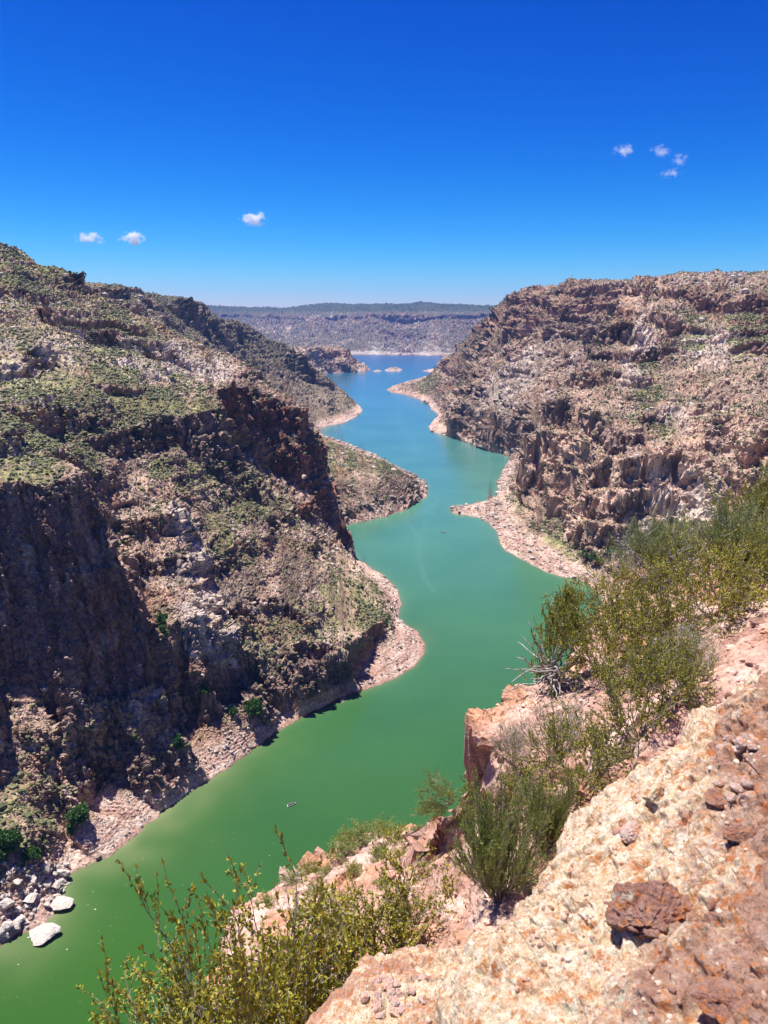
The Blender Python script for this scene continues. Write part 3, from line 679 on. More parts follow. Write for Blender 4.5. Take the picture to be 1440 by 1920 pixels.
# ------------------------------------------------------------------ the lake
def build_water():
    na, nr = 420, 700
    a = np.linspace(math.radians(-49), math.radians(46), na); l = np.linspace(math.log(50), math.log(6500), nr)
    A, Lg = np.meshgrid(a, l, indexing='ij'); A = A.ravel(); Lg = Lg.ravel()
    x, y = np.exp(Lg) * np.sin(A), np.exp(Lg) * np.cos(A)
    s = -sdist(x, y)
    f = np.arange(na * nr).reshape(na, nr)
    f = np.stack([f[:-1, :-1], f[1:, :-1], f[1:, 1:], f[:-1, 1:]], -1).reshape(-1, 4)
    f = f[(s[f] > -0.02 * np.exp(Lg)[f]).any(1)]
    P = np.stack([x, y, np.zeros_like(x)], 1).astype(np.float32)
    shallow = np.exp(-np.maximum(s, 0) / (2.6 + 2 * noise(P, 60.0, 2)))
    # suspended silt drifting off the left bank at the near bend
    silt = np.zeros(len(x), np.float32)
    for (u, v, rad, w_) in ((300, 1550, 60, 1.0), (180, 1660, 50, 1.0), (420, 1460, 40, 0.8), (120, 1760, 40, 0.8), (20, 1860, 50, 0.6), (790, 1190, 22, 0.35)):
        c_ = at(u, v, z=0)
        silt = np.maximum(silt, w_ * np.exp(-(np.hypot(x - c_[0], y - c_[1]) / rad) ** 2))
    silt *= np.exp(-np.maximum(s, 0) / (9 + 5 * noise(P, 26.0, 6))) * (0.8 + 0.4 * noise(P, (9, 9, 9), 8))
    # calm slicks / boat tracks
    slick = np.zeros(len(x), np.float32)
    def track(pts, wd, k):
        nonlocal slick
        q = [at(u, v, z=0)[:2] for u, v in pts]
        d = np.full(len(x), 1e9)
        for p0, p1 in zip(q[:-1], q[1:]):
            p0, p1 = np.array(p0), np.array(p1); e = p1 - p0
            t = np.clip(((x - p0[0]) * e[0] + (y - p0[1]) * e[1]) / (e @ e), 0, 1)
            d = np.minimum(d, np.hypot(x - p0[0] - t * e[0], y - p0[1] - t * e[1]))
        slick = np.maximum(slick, k * np.exp(-(d / wd) ** 2))
    track([(757, 972), (775, 992), (783, 1010), (786, 1040), (796, 1085), (815, 1110)], 2.2, 0.16)
    track([(800, 975), (790, 1000), (788, 1030), (780, 1060)], 4.5, 0.1)
    track([(803, 925), (822, 938), (812, 950), (790, 962), (812, 962)], 2.2, 0.18)
    track([(750, 760), (745, 790), (770, 815), (780, 850)], 5, 0.12)
    track([(700, 745), (760, 760), (800, 765)], 6, 0.1)
    m, t, b = new_mat('lake_water')
    at1 = nd(t, 'ShaderNodeAttribute', attribute_name='shallow'); at2 = nd(t, 'ShaderNodeAttribute', attribute_name='slick'); at3 = nd(t, 'ShaderNodeAttribute', attribute_name='reach')
    g = nd(t, 'ShaderNodeNewGeometry')
    mp = nd(t, 'ShaderNodeMapping'); t.links.new(g.outputs['Position'], mp.inputs[0]); mp.inputs['Scale'].default_value = (1, 1, 0)
    n0 = nd(t, 'ShaderNodeTexNoise', Scale=0.012, Detail=4.0); t.links.new(mp.outputs[0], n0.inputs['Vector'])
    base = ramp(t, at3.outputs['Fac'], [(0.0, (0.028, 0.088, 0.013)), (0.3, (0.046, 0.140, 0.062)), (0.5, (0.068, 0.195, 0.135)), (0.7, (0.055, 0.17, 0.20)), (1.0, (0.008, 0.06, 0.14))])  # own green to turquoise; farther out the sky's blue reflection is painted in
    var = ramp(t, n0.outputs[0], [(0.35, (0.88, 0.92, 0.93)), (0.65, (1.1, 1.06, 1.05))])
    base = mixc(t, base, var, 1.0, 'MULTIPLY')
    base = mixc(t, base, (0.20, 0.225, 0.105), at1.outputs['Fac'])
    base = mixc(t, base, (0.14, 0.26, 0.22), at2.outputs['Fac'])
    t.links.new(base, b.inputs['Base Color'])
    b.inputs['Roughness'].default_value = 0.16
    b.inputs['IOR'].default_value = 1.33
    w1 = nd(t, 'ShaderNodeTexNoise', Scale=0.45, Detail=3.0, Roughness=0.6); w2 = nd(t, 'ShaderNodeTexNoise', Scale=0.06, Detail=3.0)
    t.links.new(mp.outputs[0], w1.inputs['Vector']); t.links.new(mp.outputs[0], w2.inputs['Vector'])
    ad = nd(t, 'ShaderNodeMath', operation='MULTIPLY_ADD'); ad.inputs[1].default_value = 1.5
    t.links.new(w2.outputs[0], ad.inputs[0]); t.links.new(w1.outputs[0], ad.inputs[2])
    bump(t, b, ad.outputs[0], 0.6, 0.25)
    r = np.exp(Lg)
    reach = np.interp(r, [200, 330, 550, 800, 1200, 2200, 3800], [0.0, 0.12, 0.36, 0.5, 0.6, 0.78, 1.0])
    o = mesh_np('lake_water', P, f, m, attrs={'shallow': np.clip(np.maximum(shallow * 0.3 * np.clip(500 / r, 0.2, 1), silt * 0.8), 0, 1), 'slick': slick, 'reach': reach})
    o['kind'] = 'structure'
build_water()
# ------------------------------------------------------------------ the terrace we stand above (near ground)
NL = []
def nl(*pts): NL.append(([pt(p) for p in pts], False))
# ground edge seen against the water, from the right round to the bottom left
EDGE = [(1720, 930, 18), (1560, 965, 17.5), (1440, 985, 16.5), (1360, 1000, 15.8), (1290, 1020, 15), (1210, 1050, 14), (1150, 1095, 13), (1105, 1160, 12), (1075, 1215, 11.2), (1045, 1262, 10.6), (1005, 1290, 10.2), (970, 1300, 9.9), (935, 1322, 9.5), (884, 1340, 9.05)]
EDGE2 = [(866, 1500, 9.5), (832, 1528, 10.2), (800, 1538, 11.6), (770, 1556, 12.6), (735, 1566, 13.3), (690, 1572, 13.8), (640, 1596, 13.8), (600, 1606, 13.3), (560, 1628, 12.9), (520, 1650, 12.4), (480, 1668, 11.9), (440, 1696, 11.3), (424, 1722, 10.9), (402, 1762, 10.3), (404, 1810, 9.6), (398, 1860, 8.9), (388, 1920, 8.2), (375, 2050, 7.2), (340, 2500, 5)]
nl(*[(u, v, None, r) for u, v, r in EDGE])
nl(*[(u, v, None, r) for u, v, r in EDGE2])
def beyond(E, k, drop):
    q = []
    for u, v, r in E:
        x, y, z = at(u, v, r=r); q.append((x * k, y * k, z - drop))
    NL.append((q, False))
beyond(EDGE, 1.06, 3.2); beyond(EDGE, 1.25, 11)
beyond(EDGE2, 1.05, 2.6); beyond(EDGE2, 1.3, 12)
nl((884, 1343, None, 8.95), (893, 1368, None, 8.7), (915, 1392, None, 8.45), (950, 1420, None, 8.1), (985, 1450, None, 7.7), (960, 1530, None, 6.9), (930, 1600, None, 6.3), (905, 1680, None, 5.6), (880, 1745, None, 5.0), (820, 1850, None, 4.2))   # rim of the upper ledge
nl((864, 1478, None, 9.2), (872, 1500, None, 8.9), (890, 1530, None, 8.5), (905, 1570, None, 8.0), (893, 1640, None, 7.2), (872, 1700, None, 6.5), (848, 1760, None, 5.9), (790, 1880, None, 5.2))   # its foot
nl((1100, 1330, None, 8.7), (1000, 1400, None, 8.3)); nl((1200, 1285, None, 8.6), (1300, 1215, None, 9.1), (1400, 1120, None, 10.2), (1560, 1080, None, 10.5))
nl((1440, 1190, None, 7.6), (1350, 1240, None, 7.3), (1300, 1290, None, 6.7), (1200, 1400, None, 6.3), (1100, 1470, None, 6.1), (1020, 1550, None, 5.9), (960, 1650, None, 5.4), (915, 1720, None, 4.9), (870, 1780, None, 4.4), (820, 1900, None, 3.6))
nl((1300, 1120, None, 11.2), (1200, 1160, None, 11.0)); nl((1400, 1060, None, 12.5), (1280, 1080, None, 12.5))
for p in ((750, 1650, None, 9.6), (650, 1750, None, 8.5), (560, 1800, None, 8.3), (600, 1900, None, 7.0), (800, 1740, None, 7.6), (790, 1600, None, 10.4), (690, 1650, None, 10.4), (560, 1700, None, 10.3), (480, 1800, None, 9.0), (850, 1600, None, 9.0), (500, 1900, None, 7.6)): nl(p)
for a in range(-50, 61, 10):
    x, y = math.sin(math.radians(a)), math.cos(math.radians(a))
    NL.append(([(x * 30, y * 30, 150 if a < 25 else 165), (x * 66, y * 66, float(base_z(np.array([x * 66]), np.array([y * 66]))[0]) - 4)], False))
NEX = [(-75, 1, 197), (-75, 10, 185), (-75, 66, 100), (75, 1, 198), (75, 16, 195), (75, 66, 170), (-60, 1.0, 197), (0, 1.0, 197.4), (60, 1.0, 197.6), (-50, 0.6, 197), (50, 0.6, 197), (-60, 4, 194), (-30, 2.5, 195.8), (0, 2.6, 196.0), (30, 3.4, 197.0), (55, 6, 197), (58, 12, 196)]
nA = np.linspace(math.radians(-48), math.radians(52), 700); nLg = np.linspace(math.log(0.9), math.log(64), 1400)
NTAB = tin(NL, NEX, nA, nLg)
def near_z(x, y): return look(NTAB, nA, nLg, x, y)
GA2, GR2 = 560, 760
a2 = np.linspace(math.radians(-47), math.radians(51), GA2)
l2 = np.linspace(math.log(1.0), math.log(63), 1600)
def nwarp(A, Lg):
    P = np.stack([A, Lg, np.zeros_like(A)], 1).astype(np.float32)
    A2 = A + fbm(P, 0.06, 3, 3.0) * 0.012; L2 = Lg + fbm(P, 0.05, 3, 7.0) * 0.016
    x, y = np.exp(L2) * np.sin(A2), np.exp(L2) * np.cos(A2)
    return near_z(x, y)
AAn, LLn = np.meshgrid(a2, l2, indexing='ij')
zn = nwarp(AAn.ravel(), LLn.ravel()).reshape(GA2, -1)
wn = np.sqrt((np.diff(zn, axis=1) / np.exp(l2)[None, 1:]) ** 2 * 0.35 + np.diff(l2)[None] ** 2)
wn *= np.where((np.exp(l2)[None, 1:] > 20) | (np.exp(l2)[None, 1:] < 3), 0.25, 1)
kk = 8; kr = np.hanning(2 * kk + 3)[1:-1]; kr /= kr.sum()
wp = np.pad(wn, ((kk, kk), (0, 0)), mode='edge'); wn = sum(kr[i] * wp[i:i + GA2] for i in range(2 * kk + 1))
cwn = np.concatenate([np.zeros((GA2, 1)), np.cumsum(wn, 1)], 1); cwn /= cwn[:, -1:]
LGn = np.stack([np.interp(np.linspace(0, 1, GR2), cwn[i], l2) for i in range(GA2)]); AGn = np.repeat(a2[:, None], GR2, 1)
zz_ = nwarp(AGn.ravel(), LGn.ravel()); rn = np.exp(LGn).ravel()
PN = np.stack([rn * np.sin(AGn.ravel()), rn * np.cos(AGn.ravel()), zz_], 1).astype(np.float32)
def gnorm(P, na, nr):
    G = P.reshape(na, nr, 3); da = np.gradient(G, axis=0); dr = np.gradient(G, axis=1)
    n = np.cross(da, dr).reshape(-1, 3); n /= np.linalg.norm(n, axis=1, keepdims=True) + 1e-9
    n[n[:, 2] < 0] *= -1
    return n
Nn = gnorm(PN, GA2, GR2)
stp = sstep(0.2, 0.55, 1 - Nn[:, 2])
md = fbm(PN, 1.8, 3, 30.0)
ro = np.clip(0.45 + 1.1 * stp + 0.8 * sstep(-0.05, 0.3, md), 0, 1.6)
fa, ca_ = facet(PN, (1.5, 1.5, 1.1), 1); fb_, cb_ = facet(PN, (0.55, 0.55, 0.4), 2); fc, cc_ = facet(PN, 0.19, 3); fd, cd_ = facet(PN, 0.07, 4)
dn = ro * (0.14 * fa * (0.3 + 0.7 * stp) + 0.075 * fb_ + 0.028 * fc) + 0.012 * fd + 0.02 * fbm(PN, 0.5, 2, 9.0) - 0.03
PN2 = (PN + Nn * (dn * np.clip(rn / 8, 0.35, 1.6))[:, None]).astype(np.float32)
cN = np.ones((len(PN), 3), np.float32) * np.array((0.40, 0.235, 0.175), np.float32)
cN = mixv(cN, (0.50, 0.34, 0.27), sstep(-0.2, 0.3, fbm(PN, 0.9, 3, 60.0)))
cN = mixv(cN, (0.44, 0.22, 0.12), sstep(0.1, 0.45, fbm(PN, 0.7, 3, 64.0)) * 0.8)
cN = mixv(cN, (0.30, 0.16, 0.12), sstep(0.15, 0.4, fbm(PN, 0.5, 3, 68.0)) * 0.8)
cN *= (0.85 + 0.3 * cb_)[:, None] * (0.85 + 0.3 * cc_)[:, None] * (0.88 + 0.24 * cd_)[:, None]
MT_LEDGE = terrain_mat('ledge_rock', 0.06)
qn = np.arange(GA2 * GR2).reshape(GA2, GR2)
fn = np.stack([qn[:-1, :-1], qn[1:, :-1], qn[1:, 1:], qn[:-1, 1:]], -1).reshape(-1, 4)
o = mesh_np('cliff_ledge', PN2, fn, MT_LEDGE, attrs={'Col': np.clip(cN, 0.01, 0.7)}); o['kind'] = 'structure'
ELn = ((PN2[:, 2] - H) / np.hypot(PN2[:, 0], PN2[:, 1])).reshape(GA2, GR2)
def near_at(u, v, r=None):
    """ground point of the ledge under photo pixel azimuth (u, v); at range r, or where the ray first meets it"""
    dx, dy, dz_ = ray(u, v); h = math.hypot(dx, dy); a = math.atan2(dx, dy)
    i = int(np.argmin(np.abs(a2 - a)))
    if r is None: j = int(np.argmax(ELn[i] >= dz_ / h))
    else: j = int(np.clip(np.searchsorted(LGn[i], math.log(r)), 0, GR2 - 1))
    return PN2[i * GR2 + j].copy()

# ------------------------------------------------------------------ stones
_ico = {}
def ico(sub):
    if sub not in _ico:
        bm = bmesh.new(); bmesh.ops.create_icosphere(bm, subdivisions=sub, radius=1.0)
        bm.verts.ensure_lookup_table()
        _ico[sub] = (np.array([v.co[:] for v in bm.verts], np.float32), np.array([[v.index for v in f.verts] for f in bm.faces], np.int32)); bm.free()
    return _ico[sub]
def stone_geo(sub, size, seed, cut=7, rough_=0.10, fine=0.0):
    """an angular stone: a ball cut by random planes, then broken up"""
    V, Fq = ico(sub); V = V.copy(); g = np.random.default_rng(seed)
    for k_ in range(cut):
        n = g.normal(size=3); n /= np.linalg.norm(n); d = g.uniform(0.38, 0.72)
        s = V @ n; m = s > d; V[m] -= (s[m] - d)[:, None] * n * 0.92
    V = V * np.asarray(size, np.float32)
    sc = float(np.mean(size)); N = V / (np.linalg.norm(V, axis=1, keepdims=True) + 1e-9)
    off = seed * 3.3
    h_, _ = facet(V, sc * 0.55, off); h2_, _ = facet(V, sc * 0.22, off + 5)
    V = V + N * ((h_ * rough_ + h2_ * rough_ * 0.45) * sc)[:, None]
    if fine:
        h3_, _ = facet(V, sc * 0.08, off + 9); V = V + N * (h3_ * fine * sc)[:, None] + N * (noise(V, sc * 0.05, off) * fine * 0.4 * sc)[:, None]
    return V.astype(np.float32), Fq
def lichen_mat(name, stops, s, patch=None, grains=0.42):
    """conglomerate face: grains, bare red rock, crusty lichens, painted crevice shade; stops = tones of the stone, patch = (colour, threshold, drift along x)"""
    m, t, b = new_mat(name)
    tc = nd(t, 'ShaderNodeTexCoord')
    def nz(scale, det=6.0, ro_=0.65, off=0.0):
        mp_ = nd(t, 'ShaderNodeMapping'); mp_.inputs['Location'].default_value = (off, off * 0.7, -off)
        t.links.new(tc.outputs['Object'], mp_.inputs[0])
        n_ = nd(t, 'ShaderNodeTexNoise', Scale=scale / s, Detail=det, Roughness=ro_); t.links.new(mp_.outputs[0], n_.inputs['Vector']); return n_.outputs[0]
    def step(sock, a_, b_, top=1.0): return ramp(t, sock, [(a_, (0, 0, 0)), (b_, (top, top, top))])
    c_ = ramp(t, nz(13.0, 8.0, 0.75), stops)
    vo = nd(t, 'ShaderNodeTexVoronoi', Scale=75.0 / s); t.links.new(tc.outputs['Object'], vo.inputs['Vector'])
    sc_ = nd(t, 'ShaderNodeSeparateColor'); t.links.new(vo.outputs['Color'], sc_.inputs[0])
    gr = ramp(t, sc_.outputs[0], [(0.0, (0.40, 0.19, 0.10)), (0.22, (0.68, 0.44, 0.25)), (0.5, (0.80, 0.66, 0.43)), (0.8, (0.86, 0.80, 0.68)), (1.0, (0.60, 0.40, 0.30))])
    c_ = mixc(t, c_, gr, grains)
    if patch:
        gw = nd(t, 'ShaderNodeNewGeometry'); dp = nd(t, 'ShaderNodeVectorMath', operation='DOT_PRODUCT'); dp.inputs[1].default_value = (patch[2], -0.6 * patch[2], 0); t.links.new(gw.outputs['Position'], dp.inputs[0])
        a0_ = nd(t, 'ShaderNodeMath', operation='ADD'); a0_.inputs[1].default_value = 0.25 * patch[2]; t.links.new(dp.outputs['Value'], a0_.inputs[0])
        ax = nd(t, 'ShaderNodeMath', operation='ADD'); t.links.new(a0_.outputs[0], ax.inputs[0]); t.links.new(nz(3.0, 9.0, 0.72, 5.0), ax.inputs[1])
        red = mixc(t, patch[0], ramp(t, nz(14.0, 8.0, 0.75, 51.0), [(0.3, (0.20, 0.09, 0.07)), (0.5, (0.36, 0.19, 0.14)), (0.68, (0.56, 0.42, 0.36))]), 0.6)
        c_ = mixc(t, c_, red, step(ax.outputs[0], patch[1] - 0.05, patch[1] + 0.05, 0.82))
    c_ = mixc(t, c_, (0.55, 0.20, 0.05), step(nz(22.0, 8.0, 0.78, 11.0), 0.53, 0.59, 0.8))
    c_ = mixc(t, c_, (0.50, 0.16, 0.04), step(nz(9.0, 9.0, 0.8, 13.0), 0.565, 0.61, 0.85))
    c_ = mixc(t, c_, (0.46, 0.48, 0.36), step(nz(8.0, 9.0, 0.8, 17.0), 0.60, 0.63, 0.8))
    c_ = mixc(t, c_, (0.72, 0.68, 0.60), step(nz(6.0, 9.0, 0.8, 19.0), 0.62, 0.68, 0.7))
    c_ = mixc(t, c_, (0.16, 0.10, 0.07), step(nz(34.0, 6.0, 0.75, 23.0), 0.60, 0.68, 0.7))  # dark specks from noise: crevice shade painted in, along with dark lichen
    c_ = mixc(t, c_, ramp(t, nz(110.0, 4.0, 0.8, 29.0), [(0.3, (0.72, 0.70, 0.68)), (0.7, (1.3, 1.3, 1.3))]), 1.0, 'MULTIPLY')
    t.links.new(c_, b.inputs['Base Color']); b.inputs['Roughness'].default_value = 0.92; b.inputs['Specular IOR Level'].default_value = 0.2
    ad = nd(t, 'ShaderNodeMath', operation='MULTIPLY_ADD'); ad.inputs[1].default_value = 0.6
    t.links.new(nz(70.0, 6.0, 0.8, 31.0), ad.inputs[0]); t.links.new(nz(18.0, 6.0, 0.75, 37.0), ad.inputs[2])
    bump(t, b, ad.outputs[0], 0.8, 0.035 * s)
    return m
CREAM = [(0.28, (0.40, 0.20, 0.12)), (0.42, (0.64, 0.45, 0.28)), (0.50, (0.78, 0.61, 0.41)), (0.60, (0.82, 0.72, 0.57)), (0.72, (0.56, 0.35, 0.25))]
REDDISH = [(0.3, (0.16, 0.07, 0.055)), (0.45, (0.27, 0.125, 0.095)), (0.55, (0.33, 0.18, 0.14)), (0.7, (0.42, 0.28, 0.22))]
M_SLAB = lichen_mat('lichen_slab', CREAM, 1.0, ((0.36, 0.165, 0.115), 0.52, 0.7))
M_SLAB2 = lichen_mat('lichen_boulder', CREAM, 0.8, ((0.40, 0.15, 0.07), 0.50, 0.0))
M_REDSTONE = lichen_mat('red_stone', REDDISH, 0.45, None, 0.06)
M_PINKSTONE = lichen_mat('pink_stone', [(0.3, (0.34, 0.22, 0.19)), (0.5, (0.50, 0.37, 0.33)), (0.7, (0.62, 0.52, 0.47))], 0.3, None, 0.1)

def grit_mat():
    m, t, b = new_mat('rock_grit'); g = nd(t, 'ShaderNodeNewGeometry')
    t.links.new(ramp(t, g.outputs['Random Per Island'], [(0.0, (0.26, 0.13, 0.09)), (0.3, (0.48, 0.31, 0.22)), (0.6, (0.56, 0.42, 0.31)), (0.85, (0.60, 0.50, 0.41)), (1.0, (0.5, 0.24, 0.12))]), b.inputs['Base Color']); b.inputs['Roughness'].default_value = 0.95; return m
M_GRIT = grit_mat()
def slab(name, outline, inner0, inner1, plane_pts, ns, ntt, mat, seed, amp=1.0, depth=1.1):
    """a near boulder top: outline followed in plan, surface on a tilted plane, broken relief, then sides going down"""
    A = np.array([at(*p[:2], r=p[2]) for p in plane_pts])
    co, *_ = np.linalg.lstsq(np.c_[A[:, :2], np.ones(len(A))], A[:, 2], rcond=None)
    O = np.array(outline, float); seg = np.r_[0, np.cumsum(np.hypot(*np.diff(O, axis=0).T))]; seg /= seg[-1]
    s = np.linspace(0, 1, ns); ou = np.interp(s, seg, O[:, 0]); ovv = np.interp(s, seg, O[:, 1])
    iu = inner0[0] + (inner1[0] - inner0[0]) * s; iv = inner0[1] + (inner1[1] - inner0[1]) * s
    t_ = np.linspace(0, 1, ntt) ** 1.15
    kw = np.hanning(ns // 7); kw /= kw.sum(); hw = len(kw) // 2
    sm = lambda q_: np.convolve(np.pad(q_, (hw, len(kw) - 1 - hw), mode='edge'), kw, 'valid')
    mt_ = sstep(0.0, 0.22, t_)[None]; ou2 = ou[:, None] * (1 - mt_) + sm(ou)[:, None] * mt_; ov2 = ovv[:, None] * (1 - mt_) + sm(ovv)[:, None] * mt_
    U = ou2 * (1 - t_) + iu[:, None] * t_; Vv = ov2 * (1 - t_) + iv[:, None] * t_
    dx = (U - CX) / F; bb = (CY - Vv) / F; dy = CP + bb * SP; dz_ = -SP + bb * CP
    k_ = (co[2] - H) / (dz_ - co[0] * dx - co[1] * dy)
    P = np.stack([dx * k_, dy * k_, H + dz_ * k_], -1)
    e = np.hypot(P[:, :, 0] - P[:, :1, 0], P[:, :, 1] - P[:, :1, 1])
    P[:, :, 2] -= 0.10 * np.exp(-e / 0.07) * amp
    # sides
    out_ = P[:, 0] - P[:, 6]; out_[:, 2] = 0; out_ /= np.linalg.norm(out_, axis=1, keepdims=True) + 1e-9
    sk = []
    for q in np.linspace(1, 0, 60)[:-1]:
        d = depth * q ** 1.3; p = P[:, 0].copy(); p += out_ * (0.05 * min(1, d / 0.15) - 0.22 * d); p[:, 2] -= d + 0.0; sk.append(p)
    G = np.concatenate([np.stack(sk, 1), P], 1); nr = G.shape[1]
    Pf = G.reshape(-1, 3).astype(np.float32); Nf = gnorm(Pf, ns, nr)
    Nf[:, 2] = np.abs(Nf[:, 2])
    for j in range(59): pass
    sidev = np.zeros((ns, nr), bool); sidev[:, :59] = True
    Ns = Nf.reshape(ns, nr, 3); Ns[:, :59] = out_[:, None, :]; pn = np.array((-co[0], -co[1], 1.0)); pn /= np.linalg.norm(pn); wl_ = np.linspace(0.85, 0, 26)[None, :, None]; Ns[:, 59:85] = out_[:, None, :] * wl_ + pn * (1 - wl_); Ns[:, 85:] = pn; Nf = Ns.reshape(-1, 3)
    f1, k1 = facet(Pf, 0.42, seed); f2, k2 = facet(Pf, 0.16, seed + 2); f3, _ = facet(Pf, 0.06, seed + 4); f4, _ = facet(Pf, 0.022, seed + 6)
    g_ = fbm(Pf, 0.5, 4, seed + 8)
    ds = (0.005 * f1 + 0.009 * f2 * sstep(-0.2, 0.2, g_) + 0.007 * f3 + 0.0032 * f4 + 0.095 * g_ + 0.014 * fbm(Pf, 0.07, 3, seed + 1) + 0.003 * noise(Pf, 0.012, seed) - 0.022 * sstep(0.26, 0.42, fbm(Pf, 0.11, 4, seed + 12)) - 0.014 * sstep(0.80, 0.96, 1 - np.abs(fbm(Pf, 0.26, 4, seed + 22)) * 2.2) - 0.006 * sstep(0.25, 0.4, noise(Pf, 0.03, seed + 14)) + 0.022 * sstep(-0.03, 0.03, fbm(Pf, 0.35, 5, seed + 16)) + 0.016 * sstep(0.1, 0.14, fbm(Pf, 0.2, 5, seed + 18))) * amp
    Pf = (Pf + Nf * ds[:, None]).astype(np.float32)
    q = np.arange(ns * nr).reshape(ns, nr)
    f = np.stack([q[:-1, :-1], q[:-1, 1:], q[1:, 1:], q[1:, :-1]], -1).reshape(-1, 4)
    c0 = Pf.mean(0); o_ = mesh_np(name, Pf - c0, f, mat); o_.location = c0.tolist()
    TOPS[name] = (Pf.reshape(ns, nr, 3)[:, 59:].reshape(-1, 3))
    return o_
TOPS = {}
o = slab('lichen_rock_slab', [(2000, 1120), (1700, 1190), (1560, 1215), (1470, 1232), (1440, 1240), (1405, 1248), (1385, 1262), (1362, 1292), (1330, 1302), (1305, 1308), (1292, 1330), (1288, 1362), (1262, 1380), (1240, 1402), (1205, 1415), (1185, 1440), (1140, 1462), (1112, 1490), (1078, 1502), (1062, 1530), (1048, 1548), (1046, 1580), (1018, 1606), (1002, 1620), (1000, 1642), (968, 1658), (962, 1700), (930, 1722), (922, 1738), (898, 1742), (882, 1768), (878, 1790), (850, 1802), (830, 1826), (824, 1850), (822, 1900), (812, 1960), (800, 2100), (790, 2400)],
         (2300, 1500), (1500, 3000), [(1440, 1240, 3.0), (1045, 1580, 2.25), (825, 1850, 1.85), (1440, 1900, 1.35), (1250, 1600, 2.0)], 900, 520, M_SLAB, 3)
tag(o, 'big cream and orange lichen-covered rock slab filling the near bottom right', 'rock')
o = slab('lichen_boulder', [(1100, 1830), (960, 1782), (900, 1778), (860, 1768), (800, 1763), (745, 1768), (705, 1772), (672, 1790), (655, 1822), (640, 1842), (625, 1848), (606, 1875), (585, 1890), (570, 1915), (555, 1950), (530, 2100), (520, 2300)],
         (1100, 2500), (760, 2700), [(860, 1770, 3.3), (660, 1800, 3.2), (570, 1910, 2.8), (860, 1910, 2.7)], 420, 300, M_SLAB2, 9, 1.0, 1.0)
tag(o, 'cream boulder with rust-red patch and loose pebbles, low beside the big slab', 'rock')
def top_at(name, u, v):
    """point on a near boulder under photo pixel (u, v)"""
    T = TOPS[name]; d = T - np.array((0, 0, H)); a_, dy, dz_ = ray(u, v); n = np.array((a_, dy, dz_)); n /= np.linalg.norm(n)
    dist = np.linalg.norm(np.cross(d, n), axis=1) / np.linalg.norm(d, axis=1)
    return T[int(np.argmin(dist))].copy()
def loose(name, where, u, v, wpx, shape, mat, seed, label, group=None, sink=0.3, rz=0.0, sub=5):
    p = top_at(where, u, v) if isinstance(where, str) else where
    dist = math.sqrt(p[0] ** 2 + p[1] ** 2 + (p[2] - H) ** 2); s_ = wpx * dist / F / 2
    V_, F_ = stone_geo(sub, np.array(shape) * s_, seed, 7, 0.10, 0.02)
    ob = mesh_np(name, V_, F_, mat); ob.location = (float(p[0]), float(p[1]), float(p[2]) + s_ * shape[2] * (1 - 2 * sink)); ob.rotation_euler = (0, 0, rz)
    tag(ob, label, 'stone', group); return ob
loose('loose_stone', 'lichen_rock_slab', 1226, 1712, 145, (1.0, 0.85, 1.0), M_REDSTONE, 21, 'dark red-brown stone with pale lichen lying on the middle of the slab', None, 0.62, -0.5, 6)
loose('loose_stone', 'lichen_rock_slab', 1392, 1575, 66, (1.0, 0.6, 0.45), M_REDSTONE, 22, 'pinkish stone jutting from the slab near the right edge, above the dark red stone', None, 0.25, 0.2)
loose('loose_stone', 'lichen_rock_slab', 1226, 1502, 50, (0.85, 0.8, 0.8), M_SLAB, 23, 'small round cream stone near the upper middle of the slab', None, 0.3)
loose('loose_stone', 'lichen_rock_slab', 1345, 1500, 56, (1.0, 0.7, 0.45), M_REDSTONE, 24, 'flat brick-red stone beside the pink pebble cluster on the slab', None, 0.35, 0.4)
loose('loose_stone', 'lichen_rock_slab', 1186, 1560, 60, (1.0, 0.6, 0.5), M_PINKSTONE, 25, 'whitish pink stone left of the slab middle, below the round cream stone', None, 0.45, 0.9)
loose('loose_stone', 'lichen_rock_slab', 1370, 1880, 110, (1.0, 0.8, 0.3), M_REDSTONE, 26, 'flat red stone in the bottom right corner of the slab', None, 0.6, -0.3)
loose('loose_stone', 'lichen_rock_slab', 1340, 1700, 40, (1.0, 0.6, 0.6), M_REDSTONE, 27, 'dark stone in a crack right of the red-brown stone on the slab', None, 0.35, 1.2)
for i_, (u, v, s_) in enumerate([(1370, 1392, 22), (1390, 1402, 26), (1402, 1388, 20), (1356, 1408, 18), (1384, 1412, 18), (1410, 1404, 18)]):
    loose('pebble', 'lichen_rock_slab', u, v, s_ * 1.3, (1, 0.8, 0.7), M_PINKSTONE, 40 + i_, 'lilac-pink pebble in the clump at the upper right of the slab', 'pink pebbles at the upper right of the slab', 0.3, i_, 3)
for i_, (u, v, s_) in enumerate([(1352, 1470, 22), (1370, 1462, 18), (1382, 1480, 24), (1398, 1474, 22), (1374, 1500, 22), (1392, 1502, 26), (1410, 1494, 18), (1366, 1522, 20), (1388, 1526, 20), (1402, 1520, 16), (1344, 1484, 16)]):
    loose('pebble', 'lichen_rock_slab', u, v, s_ * 1.2, (1, 0.8, 0.7), M_PINKSTONE, 60 + i_, 'whitish pink pebble in the cluster at the right of the slab', 'whitish pink pebbles at the right of the slab', 0.3, i_, 3)
gp = np.random.default_rng(5)
for i_ in range(44):
    u, v = gp.normal(742, 28), gp.normal(1868, 24)
    loose('pebble', 'lichen_boulder', u, v, gp.uniform(8, 24), (1, 0.8, 0.65), M_PINKSTONE, 80 + i_, 'pink pebble in the heap on the low cream boulder', 'pebbles heaped on the low cream boulder', 0.3, i_, 3)
